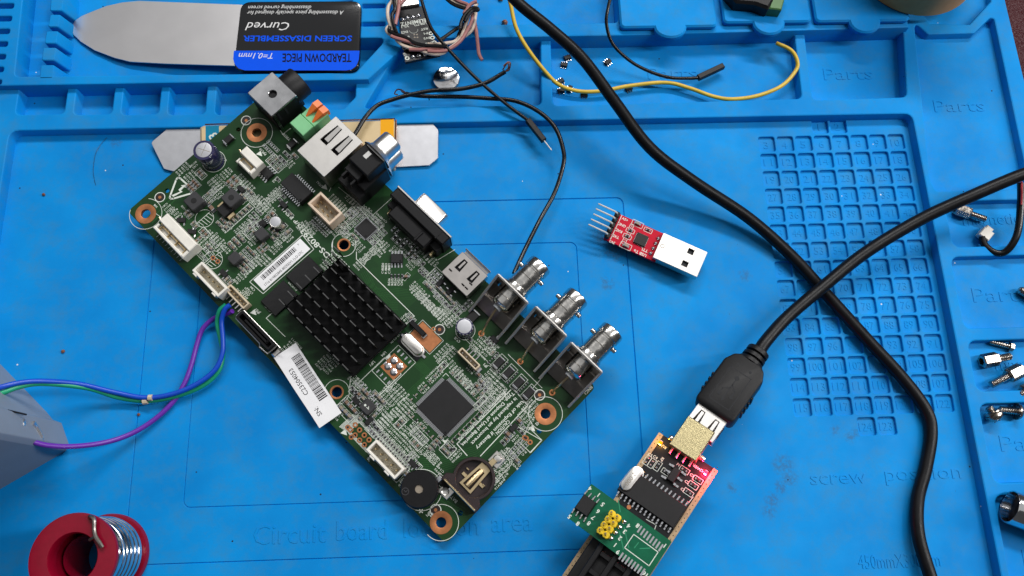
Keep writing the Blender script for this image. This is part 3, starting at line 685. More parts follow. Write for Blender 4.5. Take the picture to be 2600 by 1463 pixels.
# ---------------------------------------------------------------- connectors along the near edge
def shroud(name, pts, h, wall, floor, col='white', fcol='ivory', notch=None, pins=0, pinrows=1, pcol='gold', ph=None, bev=.2):
    q = [at(x, y, h) for x, y in pts]; u0, u1 = min(p[0] for p in q), max(p[0] for p in q); v0, v1 = min(p[1] for p in q), max(p[1] for p in q)
    u0, u1 = sorted(((q[0][0]+q[1][0])/2, (q[2][0]+q[3][0])/2)); v0, v1 = sorted(((q[0][1]+q[3][1])/2, (q[1][1]+q[2][1])/2))
    m = MB(); inn = [(u0+wall, v0+wall), (u1-wall, v0+wall), (u1-wall, v1-wall), (u0+wall, v1-wall)]
    m.plate([rrect(u0, v0, u1, v1, .3, 2), inn], .1, h, bev=bev)
    if notch:
        for s, wd in notch: m.box((u0+u1)/2+s, v0-.35, h-3.6, wd, .9, 3.4, bev=.2)
    o = m.build(name, PL[col], board, smooth=30)
    m = MB(); m.box((u0+u1)/2, (v0+v1)/2, .1, u1-u0-2*wall+.04, v1-v0-2*wall+.04, floor, bev=.1); m.build('housing_floor', PL[fcol], o, smooth=30)
    first = None
    for r in range(pinrows):
        for i in range(pins):
            p = ((u0+u1)/2+(i-(pins-1)/2)*(u1-u0-2*wall-1.6)/max(1, pins-1)*.92, (v0+v1)/2+(r-(pinrows-1)/2)*2.0)
            if first is None:
                m = MB(); m.box(0, 0, 0, .55, .55, (ph or h-1)-floor+.1, bev=.12); first = m.build('pin', PL[pcol], o, smooth=30); d = first
            else: d = dup(first, o)
            d.location = Vector((p[0], p[1], floor))*K
    return o, u0, u1, v0, v1
o, u0, u1, v0, v1 = shroud('white_header', [(928, 1143), (953, 1117), (1030, 1190), (1001, 1217)], 7.5, 1.0, 1.6, notch=((-4.2, 2.6), (4.2, 2.6)), pins=5, ph=5.6)
silk.line([(u0-.8, v0-.9), (u1+.8, v0-.9), (u1+.8, v1+.8), (u0-.8, v1+.8)], .2, S, closed=True)
for k in range(9): silk.line([(u1+1.1+k*.42, v0+.2), (u1+1.1+k*.42+1.2, v1-.2)], .16, S)
shroud('beige_header', [(781, 513), (817, 486.5), (867, 541), (834.5, 576)], 7.4, 1.1, 1.4, 'beige', 'ivory', pins=4, pinrows=2, ph=4.6)
shroud('white_header', [(489, 683), (512, 665), (578, 730.5), (550, 758)], 7.0, 1.0, 1.6, notch=((-6, 2.2), (6, 2.2)), pins=5, ph=3.2)
o, u0, u1, v0, v1 = shroud('small_header', [(568, 734), (583.6, 724.6), (637, 770), (615, 784)], 4.2, .7, 1.0, 'cream', 'ivory', pins=5, ph=3.2)
m = MB()
for k in range(5): m.box(u0+2.2+k*1.9, v0-1.2, .1, .45, 2.6, .35)
m.build('solder_leg', PL['tin'], o)
o, u0, u1, v0, v1 = shroud('small_header', [(1160, 889), (1176, 884.5), (1219, 926), (1206, 944)], 4.0, .65, 1.0, 'cream', 'ivory', pins=4, ph=3.2, pcol='solder')
m = MB()
for k in range(4): m.box(u0+2.0+k*1.75, v1+1.3, .05, .4, 2.6, .3); m.box(u0+2.0+k*1.75, v1+2.3, .05, .7, 1.0, .45, bev=.2)
m.build('solder_leg', PL['solder'], o)
m = MB(); m.box(u0+.2, (v0+v1)/2, .1, 1.2, 2.4, .5, bev=.2); m.box(u1+.6, (v0+v1)/2, .1, 1.6, 2.4, .5, bev=.2); m.build('solder_tab', PL['solder'], o)
def sidehdr(pts, h, npin, bare):
    "shrouded side-entry power header: deep body, open mouth toward the board edge, pins lying in it"
    q = [at(x, y, h) for x, y in pts]; u0, u1 = (q[0][0]+q[3][0])/2, (q[1][0]+q[2][0])/2; vb, vf = (q[0][1]+q[1][1])/2, (q[2][1]+q[3][1])/2
    m = MB(); d = vb-vf
    m.box((u0+u1)/2, vb-d*.26, .1, u1-u0, d*.52, h-.1, bev=.35); m.box((u0+u1)/2, vb-d*.70, .1, u1-u0-1.2, d*.40, h-3.6, bev=.25)
    m.box((u0+u1)/2+bare/2, vf+.7, .1, u1-u0-bare, 1.3, h-1.2, bev=.3); m.box(u1-.8, vf+d*.35, .1, 1.5, d*.6, h-.9, bev=.3)
    if bare: m.box(u0+bare*.5, vf+1.0, .1, 1.2, 2.4, h-2.6, bev=.3)
    else: m.box(u0+.6, vf+d*.2, .1, 1.1, d*.3, h-1.4, bev=.3)
    o = m.build('power_header', PL['white'], board, smooth=30); first = None
    for i in range(npin):
        x = u0+2.2+i*(u1-u0-4.4)/max(1, npin-1)
        if first is None:
            m = MB(); m.tube([(0, d*.22, .9), (0, -d*.10, .5), (0, -d*.36, .1)], .5, 6); first = m.build('pin', PL['gold'], o); e = first
        else: e = dup(first, o)
        e.location = Vector((x, vb-d*.55, h-2.6))*K
    m = MB(); m.tube([(u0-1.6, vb-d*.42, h-1.6), (u0+3, vb-d*.60, h-2.4), ((u0+u1)/2, vb-d*.60, h-2.4), (u1-2.2, vb-d*.60, h-2.6)], .48, 6); m.build('contact_strip', PL['gold'], o)
    return u0, u1, vf, vb
e = sidehdr([(431, 549), (500, 619), (466, 652), (372, 572)], 6.8, 4, 0); srect([(394, 541), (504, 622)], .2, False)
for k in range(9): silk.line([(e[0]+1.5+k*1.9, e[2]-.4), (e[0]+1.5+k*1.9, e[2]-1.9)], .16, S)
sidehdr([(630, 376), (671, 413), (634, 440), (585, 397)], 6.0, 2, 2.4)
# drive data socket
hs = 7.0; q = [at(x, y, hs) for x, y in ((599, 800), (619, 788), (697, 876), (675, 893))]
su0, su1, sv0, sv1 = (q[0][0]+q[1][0])/2, (q[2][0]+q[3][0])/2, (q[0][1]+q[3][1])/2, (q[1][1]+q[2][1])/2
m = MB(); m.plate([rrect(su0, sv0, su1, sv1, .7, 3), rrect(su0+1.0, sv0+1.0, su1-1.0, sv1-1.0, .3, 2)], .1, hs, bev=.2); m.box((su0+su1)/2, (sv0+sv1)/2, .1, su1-su0-2, sv1-sv0-2, 3)
m.box((su0+su1)/2+.4, (sv0+sv1)/2, 1, su1-su0-6, 1.1, 5.2, bev=.2); m.box(su1-3.2, (sv0+sv1)/2+.7, 1, 1.0, 2.0, 5.2, bev=.1)
o = m.build('drive_socket', PL['black'], board, smooth=30)
m = MB(); m.tube([(su0+.2, sv1-.2, hs-1), (su0-.3, sv1-1, hs-1), (su0-.3, sv0+.6, hs-1), (su0+.4, sv0-.2, hs-1), (su1-5, sv0-.25, hs-1.4), (su1-4, sv0-1.4, hs-1.8), (su1+.4, sv0-1.0, hs-1.6), (su1+.5, sv1, hs-1.6)], .38, 6)
m.tube([(su0+.2, sv1+.25, hs-.8), (su1+2.4, sv1+.3, hs-1.5)], .3, 6); m.box(su1+1.7, (sv0+sv1)/2-.5, .1, 2.4, 4.0, 2.2, bev=.5)
m.build('metal_surround', PL['tin'], o)
# ---------------------------------------------------------------- chips, coils, capacitors
qf = ic('processor_chip', 1131, 1034, 16.6, 16.6, 1.7, dot=True)
u, v = at(1131, 1034, .3); pin = MB(); pin.box(0, .75, .05, .26, 1.5, .22); pin.box(0, .1, .3, .26, .5, .55); pin.xf = None; first = None
for s in range(4):
    for i in range(32):
        q = (i-15.5)*.475; a = s*math.pi/2; x, y = u+q*math.cos(a)-8.35*math.sin(a), v+q*math.sin(a)+8.35*math.cos(a)
        if first is None: first = pin.build('pin', PL['solder'], qf, smooth=0); d = first
        else: d = dup(first, qf)
        d.location = Vector((x, y, 0))*K; d.rotation_euler = (0, 0, a)
uq, vq = u, v
for s in ((-1, -1), (1, -1), (-1, 1), (1, 1)): silk.line([(u+s[0]*9.9, v+s[1]*8.2), (u+s[0]*9.9, v+s[1]*9.9), (u+s[0]*8.2, v+s[1]*9.9)], .22, S)
silk.add([(u+10.4, v-10.4, S), (u+10.4, v-8.6, S), (u+8.6, v-10.4, S)], [(0, 1, 2)]); m = MB()
ic('transformer_chip', 752, 476, 13.2, 7.0, 3.8, pins=(10, 0), pl=1.5, pw=.45, mark=None)
ic('memory_chip', 677, 439, 5.2, 4.2, 1.6, pins=(4, 0), pl=1.3, pw=.6)
ic('memory_chip', 1007, 656, 5.2, 4.3, 1.7, pins=(4, 0), rot=45, pl=1.5, pw=.6)
qn = ic('interface_chip', 929, 580, 7.0, 7.0, .9, pins=(12, 12), pl=.55, pw=.28)
ic('regulator_chip', 667, 567, 3.4, 3.0, 1.1, pins=(4, 0), pl=1.2, pw=.3)
for p, s, h in (((492, 510), 6.8, 4.2), ((587, 502), 6.8, 4.6), ((663, 594), 5.0, 3.4), ((595, 655), 4.9, 3.4), ((933, 1033), 5.4, 2.8)):
    u, v = at(*p, h); m = MB(); m.box(u, v, .1, s, s, h, bev=.35, r=.9)
    if s > 6: m.lathe([(1.3, h+.02), (1.3, h-.06), (.9, h-.06), (.9, h+.03)], (u, v, .1), (0, 0, 1), 16, 1)
    if p[0] == 933: m.text('A', u+.6, v-.2, h+.13, 1.9, -110, 2); m.disc(u-1.1, v-.2, .5, h+.12, 10, 2)
    m.build('coil', [M('ferrite', (.028,.028,.031), .55) if 'ferrite' not in bpy.data.materials else bpy.data.materials['ferrite'], PL['chip'], PL['silk']], board)
m = MB(); u, v = at(571, 531, 2.2); m.box(u, v, .1, 5.4, 5.4, 2.3, bev=.2); m.box(u+3.9, v, .1, 1.9, 3.6, 1.5, bev=.3, mi=1); m.box(u-3.4, v, .1, 1.4, 3.4, 1.2, bev=.3, mi=1); m.build('rectifier', [PL['chip'], PL['gold']], board)
o, u, v = lcap('capacitor', 517, 381, 4.7, 12.5); silk.ring(u, v, 5.1, .2, S, 36)
m = MB(); m.line([(u-2.4, v-1.2), (u+2.4, v+1.2)], .22, 12.58, 0); m.line([(u-1.2, v+2.4), (u+1.2, v-2.4)], .16, 12.58, 0); m.build('vent_score', PL['capgrey'], o)
m = MB(); m.text('25V', u+3.6, v+.6, 12.45, 1.7, -60, 0); m.text('330', u+4.5, v-.5, 10, 1.5, -60, 0)
for k, t in enumerate('25V'):
    a = math.radians(-20-k*17); m2 = MB(); m2.text(t, 0, 0, 0, 2.6, 0)
    X = Matrix.Translation((u+4.76*math.cos(a), v+4.76*math.sin(a), 8.9)) @ Matrix.Rotation(a, 4, 'Z') @ Matrix.Rotation(math.pi/2, 4, 'X') @ Matrix.Rotation(math.pi/2, 4, 'Y') if False else Matrix.Translation((u+4.76*math.cos(a), v+4.76*math.sin(a), 8.9)) @ Matrix(((-math.sin(a), 0, math.cos(a), 0), (math.cos(a), 0, math.sin(a), 0), (0, 1, 0, 0), (0, 0, 0, 1)))
    m.add([tuple(X@Vector(q)) for q in m2.v], m2.f)
m.v = m.v[:]; m.build('sleeve_print', PL['silk'], o, smooth=0)
o, u, v = lcap('capacitor', 1179, 829, 3.7, 9.0, .80); silk.ring(u, v, 4.1, .2, S, 36); m = MB()
for k in range(14):
    a = 2*math.pi*k/14; m.box(u+3.45*math.cos(a), v+3.45*math.sin(a), 8.2, .12, .55, .7, rot=math.degrees(a))
m.build('sleeve_print', PL['silk'], o, smooth=0)
o, u, v = lcap('capacitor', 699, 563, 2.4, 4.6, .92, sleeve='tin'); m = MB(); m.box(u, v, .05, 5.0, 5.0, .9, bev=.15); m.build('capacitor_base', PL['black'], o)
def oblong(fr_parent, u, v, L, Wd, h, rot, name='crystal', z=0.1):
    m = MB(); m.xf = Matrix.Translation((u, v, z)) @ Matrix.Rotation(math.radians(rot), 4, 'Z')
    a = ccw(rrect(-L/2, -Wd/2, L/2, Wd/2, Wd/2-.01, 8)); m.rings([[(x, y, q) for x, y in offset(a, e)] for q, e in ((0, .5), (.5, .5), (.6, 0), (h-.5, 0), (h-.12, -.2), (h, -.55))])
    return m.build(name, PL['tin'], fr_parent)
u, v = at(1046, 874, 3.5); cr = oblong(board, u, v, 10.8, 4.2, 3.5, 0)
m = MB(); m.box(u+6.6, v, .05, 2.0, 1.2, .5, bev=.15); m.box(u-6.3, v, .05, 1.6, 1.2, .5, bev=.15); m.build('crystal_lead', PL['solder'], cr)
m = MB(); m.box(u, v-.6, .02, 12.2, 5.6, .5); m.build('crystal_pad', PL['hole'], cr)
m = MB(); u, v = at(1082, 856, 0); m.box(u, v, .0, 11.6, 7.2, .06); m.ring(u-.2, v+4.6, .75, .45, .05, 14); m.ring(u+.4, v-4.4, .75, .45, .05, 14); m.build('copper_pad', PL['copper'], board)
silk.line([(u-6.3, v-4.1), (u+6.3, v-4.1), (u+6.3, v+4.1), (u-6.3, v+4.1)], .16, S, closed=True)
m = MB(); a, b = at(1046, 818, 2.6), at(1074, 848, 2.6); m.box((a[0]+b[0])/2, (a[1]+b[1])/2, .1, 8.4, 2.2, 2.5, bev=.3); m.box(b[0]+.6, b[1], .1, 1.6, 2.4, .9, bev=.15, mi=1); m.box(a[0]-1.0, a[1]+.4, .1, 1.2, 2.2, .7, bev=.15, mi=1)
m.build('jumper', [PL['black'], PL['solder']], board)
u, v = at(1000, 931, 0); m = MB(); m.box(u, v, 0, 8.0, 8.0, .06); o = m.build('copper_pad', PL['copper'], board); m = MB()
for s in ((-1.7, -1.7), (1.7, -1.7), (-1.7, 1.7), (1.7, 1.7)): m.lathe([(1.6, 0), (1.5, .25), (.9, .5), (.3, .55)], (u+s[0], v+s[1], .06), (0, 0, 1), 10)
m.build('tinned_blob', PL['solder'], o); m = MB()
for k in range(4):
    for s in (-1, 1): m.box(u+(k-1.5)*2.2, v+s*6.0, .0, .75, 1.7, .15, bev=.06)
m.build('solder_pad', PL['solder'], o)
silk.line([(u-5.2, v-7.6), (u+5.2, v-7.6), (u+5.2, v+7.6), (u-5.2, v+7.6)], .2, S, closed=True)
u, v = at(963, 963, 0); m = MB()
for k in range(4):
    for s in (-1, 1): m.box(u+(k-1.5)*2.1, v+s*6.4, .0, .7, 1.6, .15, bev=.06)
m.build('solder_pad', PL['solder'], board); silk.line([(u-5.0, v-7.8), (u+5.0, v-7.8), (u+5.0, v+7.8), (u-5.0, v+7.8)], .26, S, closed=True); silk.line([(u+5, v-1.2), (u+6.4, v-1.2), (u+6.4, v+1.2), (u+5, v+1.2)], .2, S)
# buzzer
u, v = at(1064, 1242, 8.0); m = MB(); m.lathe([(7.5, 0), (7.5, 7.4), (7.0, 8.0), (1.75, 8.0), (1.6, 7.6)], (u, v, .1), (0, 0, 1), 48, 0, cap=False); m.disc(u, v, 1.75, 7.4, 20, 1)
m.ring(u-3.2, v-4.4, 1.35, .2, 8.13, 20, 2); m.box(u-3.4, v-4.4, 8.1, 1.2, .2, .03, mi=2); m.box(u-2.9, v-4.0, 8.1, .2, 1.2, .03, mi=2)
m.build('buzzer', [PL['black'], PL['capgrey'], M('moulded_grey', (.05,.05,.055), .5)], board); silk.ring(u+.5, v-.1, 8.1, .26, S, 48)
# coin cell holder
u, v = at(1203, 1216, 4.6); R = 8.6; a0, a1 = math.radians(-58), math.radians(220)
m = MB(); arc = [(R*math.cos(a0+(a1-a0)*i/36), R*math.sin(a0+(a1-a0)*i/36)) for i in range(37)]
out = [(a, b) for a, b in arc]; Q = lambda L: [(u-b, v-a) for a, b in L] if False else [(u+b*0+a*0, v) for a, b in L]
outer = [(-9.6, -8.2), (9.6, -8.2), (9.6, -6.0)]+[(R*math.cos(t), R*math.sin(t)) for t in [math.radians(-30+240*i/36) for i in range(37)]]+[(-9.6, -6.0)]
inn = circ(0, 0, R-1.4, 40)
m.plate([[(u+x, v+y) for x, y in outer], [(u+x, v+y) for x, y in inn]], .1, 4.6, bev=.3); m.plate([[(u+x, v+y) for x, y in circ(0, 0, R-1.35, 40)]], .1, 1.5)
m.box(u+.2, v-8.0, .1, 19.2, 2.2, 5.4, bev=.3)
ho = m.build('battery_holder', PL['brown'], board)
def tabm(*bs):
    m = MB()
    for q in bs: m.box(*q[:6], bev=.18)
    return m
m = tabm((u-4.6, v-11.2, .1, 5.2, 4.8, .5)); m.lathe([(1.7, .5), (1.5, .9), (1.0, .7)], (u-4.8, v-11.6, .1), (0, 0, 1), 16); m.build('solder_tab', PL['tin'], ho)
m = tabm((u+1.2, v+11.8, .1, 5.2, 5.4, .5)); m.lathe([(1.9, .5), (1.4, 1.1), (.6, 1.2)], (u+1.2, v+12.2, .1), (0, 0, 1), 16); m.build('solder_tab', PL['tin'], ho)
m = MB(); m.box(u+.4, v-8.3, 3.2, 17.4, .8, 3.0, bev=.2); m.build('contact_bar', PL['gold'], ho)
m = MB(); m.box(u+.7, v+8.4, 1.6, 2.4, 5.4, .6, bev=.15)
m.plate([[(u-3.2, v-5.2), (u+3.2, v-5.2), (u+2.5, v+7.0), (u-2.3, v+7.0)], [(u-1.9, v-4.2), (u+1.9, v-4.2), (u+1.4, v+4.4), (u-1.3, v+4.4)]], 1.9, 2.4, bev=.1)
m.tube([(u, v+4.6, 2.3), (u, v+1, 3.6), (u, v-3.8, 4.2)], [.9, 1.05, 1.0], 8)
for s in (-1, 1): m.box(u+s*4.0, v-.6+s*.9, 1.7, 2.2, 1.4, .5, bev=.12); m.box(u+s*4.6, v+1.0, 1.7, 1.3, .5, 1.1, bev=.1)
m.build('contact_spring', PL['gold'], ho)
# four surge diodes with a strip of small chips between each
for k, p in enumerate(((1267, 921), (1291.5, 946.5), (1317, 972), (1343, 998))):
    smd(*p, 'dio', 90, 1.0, 1.0); u, v = at(*p, 1)
    for i in range(3): smd(0, 0, 'res', 90, .8, uv=(u-3.3, v-2.6+i*2.4))
    silk.line([(u-1.9, v-3.6), (u+1.9, v-3.6), (u+1.9, v+3.6), (u-1.9, v+3.6)], .16, S, closed=True)
smd(579, 353, 'dio', 90, .95, 2); smd(741, 364, 'dio', 90, .9, 2); smd(1199, 806, 'dio', 90, 1.25, 2)
def sot(px, py, rot=0, s=1.0):
    u, v = at(px, py, .8); m = MB(); m.xf = Matrix.Translation((u, v, 0)) @ Matrix.Rotation(math.radians(rot), 4, 'Z'); m.box(0, 0, .1, 2.9*s, 1.6*s, 1.1, bev=.12)
    for x, y in ((-1, -1), (1, -1), (0, 1)): m.box(x*.95*s, y*1.35*s, .03, .5*s, 1.0*s, .35, bev=.1, mi=1)
    return m.build('transistor', [PL['chip'], PL['solder']], board, smooth=30)
for p in ((460, 559, 45), (487, 588, 40), (568, 694, 0), (937, 1069, 90), (1049, 1178, 0), (1117, 718, 90), (1143, 738, 90), (1304, 1086, 90), (612, 480, 0), (1256, 862, 0), (720, 520, 0), (905, 1018, 0)): sot(p[0], p[1], p[2], 1.25)
smd(537, 528, 'cap', 0, 2.0, 1.2)
G = grid
G(490, 471, ['cap'], 3, 2, 1.5, 2.6, 90, 1.1); G(509, 441, ['cap', 'capg'], 2, 1, 1.8, 2, 90, 1.15, True); G(590, 461, ['cap'], 2, 2, 2.4, 2.8, 90, 1.3); G(622, 496, ['pad', 'capg'], 2, 4, 2.2, 1.9, 0, 1.0)
G(529, 503, ['pad', 'capg', 'pad'], 3, 2, 1.9, 2.3, 90, .9); G(540, 485, ['pad'], 2, 2, 1.7, 1.9, 90, .8); G(604, 551, ['capg'], 1, 7, 2, 2.2, 0, 1.1, True); G(478, 543, ['capg'], 2, 1, 2.1, 2, 90, 1.2)
G(494, 570, ['capg'], 2, 1, 2, 2, 90, 1); G(519, 591, ['cap'], 2, 1, 2, 2, 90, 1.1, True); G(503, 607, ['cap'], 1, 2, 2, 2, 90, 1); G(537, 622, ['capg', 'pad'], 2, 2, 2.3, 2.3, 0, 1); G(521, 645, ['pad'], 2, 2, 2.6, 2.6, 0, 1, True)
G(634, 589, ['pad', 'capg'], 2, 2, 2.2, 2.2, 90, .95, True); G(687, 548, ['cap'], 1, 2, 2, 2.5, 0, 1.4); G(691, 583, ['cap', 'capg'], 2, 1, 2, 2, 90, 1); G(725, 583, ['capg'], 2, 1, 3.2, 2, 90, 1.5)
G(600, 614, ['cap', 'cap', 'capg'], 2, 3, 2.2, 2.6, 0, 1.15); G(628, 646, ['capg', 'pad', 'cap'], 3, 3, 1.9, 2.0, 0, .95); G(667, 629, ['cap', 'capg'], 2, 2, 2.3, 2.3, 90, 1); G(699, 600, ['capg'], 1, 2, 2, 2.4, 0, 1.1); G(620, 672, ['capg', 'cap', 'pad'], 3, 3, 1.9, 2.1, 0, .95)
G(687, 375, ['pad'], 3, 2, 2.2, 2.6, 0, 1.1); G(723, 399, ['res'], 2, 2, 2.3, 3.0, 0, 1.1); G(700, 413, ['capg', 'pad', 'res'], 4, 2, 1.9, 2.4, 90, .95, True); G(748, 395, ['cap'], 1, 1, 2, 2, 0, 1.3); G(580, 713, ['capg'], 2, 1, 2.2, 2, 90, 1.2); G(571, 545, ['capg'], 1, 1, 2, 2, 90, 1)
G(563, 566, ['gold'] if False else ['capg', 'cap'], 2, 2, 2.1, 2.2, 0, .95); G(648, 545, ['pad', 'res'], 2, 3, 1.9, 2.0, 0, .8); G(645, 568, ['res', 'pad'], 2, 3, 1.8, 1.9, 90, .8); G(705, 455, ['res'], 1, 1, 2, 2, 0, 1); G(735, 540, ['res', 'capg'], 2, 1, 2, 2, 0, .9); G(715, 502, ['res'], 1, 2, 2, 2, 0, .9)
G(1012, 612, ['res'], 3, 1, 2.4, 2, 90, 1.25); G(1006, 582, ['res'], 2, 2, 2, 2, 90, .8); G(1038, 608, ['res', 'pad'], 2, 2, 1.7, 2, 0, .9); G(1053, 628, ['res'], 2, 1, 2.2, 2, 90, 1, True); G(1042, 648, ['res', 'capg'], 2, 2, 2.1, 2.1, 90, 1); G(1065, 662, ['res', 'pad'], 3, 1, 2, 2, 90, 1); G(1031, 702, ['cap'], 1, 1, 2, 2, 45, 1.4)
for i in range(4): smd(994+i*9, 701, 'res', -45, .95, .5)
G(1107, 700, ['pad'], 2, 2, 2.2, 2.2, 0, 1.25, True); G(1094, 722, ['capg', 'pad'], 2, 2, 2.2, 2.3, 0, 1.1); G(1119, 746, ['pad', 'capg'], 4, 2, 2.1, 2.4, 0, 1.1); G(1143, 771, ['res', 'capg'], 2, 2, 2.3, 2.3, 0, 1); G(1160, 784, ['res', 'pad'], 3, 2, 2, 2.2, 90, 1); G(1186, 774, ['res'], 1, 3, 2, 2, 0, 1); G(1083, 700, ['res'], 6, 1, 1.6, 2, 90, .7); G(1075, 690, ['res', 'pad'], 2, 2, 1.7, 1.9, 0, .8); G(1100, 737, ['pad', 'res'], 8, 1, 1.5, 2, 90, .65); G(1120, 765, ['pad'], 6, 1, 1.5, 2, 90, .65)
G(1256, 899, ['capg', 'pad'], 2, 1, 2, 2, 90, 1); G(1245, 868, ['res'], 2, 2, 1.9, 1.9, 0, .8); G(995, 852, ['res'], 2, 3, 2.2, 1.9, 0, .85); G(1043, 807, ['pad', 'capg'], 3, 1, 1.7, 2, 90, .85); G(1183, 850, ['res'], 3, 1, 2.6, 2, 0, 1)
G(893, 540, ['res', 'pad'], 2, 2, 2, 2, 0, .85, True); G(880, 555, ['pad'], 2, 3, 2.4, 2.6, 90, 1.0, True); G(915, 545, ['pad', 'res'], 5, 2, 1.5, 1.7, 90, .65); G(890, 575, ['pad', 'res'], 1, 6, 2, 1.5, 0, .65); G(868, 585, ['pad'], 6, 2, 1.4, 2.0, 90, .6); G(958, 600, ['pad', 'res'], 2, 6, 2.2, 1.5, 0, .7); G(905, 597, ['capg', 'res'], 2, 2, 2, 2, 0, .9); G(935, 605, ['pad', 'res'], 6, 1, 1.5, 2, 90, .7); G(955, 560, ['res', 'pad'], 6, 1, 1.5, 2, 90, .7); G(815, 575, ['res', 'pad'], 8, 2, 1.3, 2.2, 90, .6)
def ringrow(side, d, n, lo, hi, kinds, rot, sc):
    for i in range(n):
        q = lo+(hi-lo)*i/(n-1)+random.uniform(-.25, .25); k = kinds[i % len(kinds)]; x, y = {0: (uq+q, vq-d), 1: (uq+q, vq+d), 2: (uq-d, vq+q), 3: (uq+d, vq+q)}[side]
        smd(0, 0, k, rot, sc, uv=(x, y)); silk.line([(x-1.0, y-.8), (x+1.0, y-.8)] if rot else [(x-.8, y-1.0), (x-.8, y+1.0)], .12, S)
ringrow(0, 12.2, 9, -9, 9, ['capg', 'capg', 'res'], 90, .85); ringrow(1, 12.0, 7, -8, 7, ['capg', 'res', 'capg'], 90, .85); ringrow(2, 12.2, 7, -8, 9, ['capg', 'capg'], 90, .8); ringrow(3, 12.0, 10, -10, 9, ['capg', 'capg', 'res'], 0, .85); ringrow(3, 14.6, 6, -9, 6, ['res', 'pad'], 0, .7); ringrow(0, 14.8, 4, -4, 9, ['pad', 'res'], 90, .7)
G(1217, 974, ['cap', 'capg'], 1, 2, 2, 2.6, 0, 1.2); G(1233, 975, ['pad'], 2, 2, 2, 2, 90, 1); G(1219, 1022, ['pad', 'res'], 1, 4, 2, 1.6, 0, .8, True); G(1236, 1028, ['pad'], 2, 5, 2.0, 1.5, 0, .6, True); G(1216, 952, ['cap'], 1, 1, 2, 2, 0, 1.2); G(1225, 990, ['capg', 'res'], 2, 2, 2, 2, 90, .9)
G(1319, 1068, ['cap'], 1, 1, 2, 2, 0, 1.5); G(1290, 1102, ['cap'], 1, 1, 2, 2, 0, 1.6); G(1318, 1137, ['pad'], 2, 3, 2.4, 2.4, 90, 1.2); G(1306, 1162, ['pad', 'capg'], 2, 1, 3, 2, 0, 1.3); G(1326, 1090, ['res', 'pad'], 2, 2, 2, 2, 0, 1); G(1282, 1120, ['res', 'cap'], 1, 2, 2, 2, 0, 1)
G(884, 1039, ['capg', 'cap'], 3, 2, 2.4, 3.0, 0, 1.5, True); G(917, 1006, ['capg', 'cap'], 2, 3, 2.4, 2.4, 0, 1.3); G(958, 1015, ['pad', 'capg'], 3, 2, 2.2, 2.4, 0, 1.3); G(950, 1046, ['capg', 'pad'], 2, 2, 2.2, 2.2, 90, 1.15); G(918, 1058, ['capg'], 1, 2, 2, 2, 0, 1); G(949, 1089, ['pad', 'res'], 2, 2, 2.2, 2.4, 0, 1.1, True); G(1016, 1074, ['cap', 'capg'], 1, 2, 2, 2.2, 0, 1.05, True); G(1056, 1127, ['capg', 'cap'], 2, 1, 2.2, 2, 90, 1.1, True); G(1064, 1108, ['pad'], 5, 2, 1.5, 1.8, 90, .65, True); G(1110, 1120, ['capg', 'capg', 'cap'], 1, 5, 2, 2.0, 0, .95); G(1137, 1141, ['capg', 'res'], 2, 2, 2.1, 2.1, 0, 1.1, True); G(905, 985, ['res', 'pad'], 2, 2, 2.2, 2.2, 0, .9); G(900, 998, ['res'], 2, 1, 2, 2, 0, 1, True); G(1124, 930, ['capg', 'res'], 1, 2, 2, 2, 0, .9, True)
G(993, 1138, ['res'], 16, 2, 1.42, 2.3, 90, .78); G(1061, 1185, ['res'], 1, 1, 2, 2, 90, 1, True); G(1036, 1207, ['capg'], 2, 1, 2, 2, 90, 1.1); G(1043, 1160, ['res', 'pad'], 2, 2, 1.8, 1.8, 90, .8)
m = MB(); u, v = at(1124, 1225, .6); m.box(u+1.2, v, .05, 4.6, 2.6, .7, bev=.1); m.box(u-2.0, v, .05, 2.0, 2.6, 1.0, bev=.2, mi=1); m.box(u+3.8, v, .05, .8, 2.6, .75, bev=.1, mi=1); m.build('fuse', [PL['chip'], PL['solder']], board); silk.line([(u-3.5, v-1.8), (u+4.8, v-1.8), (u+4.8, v+1.8), (u-3.5, v+1.8)], .2, S, closed=True)
# fiducial targets and open plated holes
for p in ((625, 306), (406, 501), (1106, 1295), (1370, 1003), (1116, 837)):
    u, v = at(*p); silk.ring(u, v, 2.15, .36, S, 24); m = MB(); m.disc(u, v, 1.9, .015, 20, 0); m.disc(u, v, .7, .05, 12, 1); m.build('fiducial', [M('bare_laminate', (.02,.012,.01), .4) if 'bare_laminate' not in bpy.data.materials else bpy.data.materials['bare_laminate'], PL['copper']], board, smooth=0)
for k, p in enumerate(pth):
    u, v = at(*p); m = MB()
    if k == 1: m.plate([rrect(u-1.0, v-1.0, u+1.0, v+1.0, .1, 1), circ(u, v, .5, 10)], 0, .05)
    else: m.ring(u, v, .8, .6, .04, 14)
    m.build('plated_hole', PL['copper'], board, smooth=0)
for p in ((892, 1110), (883, 1085), (541, 655), (553, 664), (1332, 1111), (1346, 1123), (1336, 1113)):
    u, v = at(*p); m = MB(); m.ring(u, v, .8, .55, .04, 14); m.disc(u, v, .5, .045, 10, 1); m.build('plated_hole', [PL['copper'], PL['hole']], board, smooth=0)
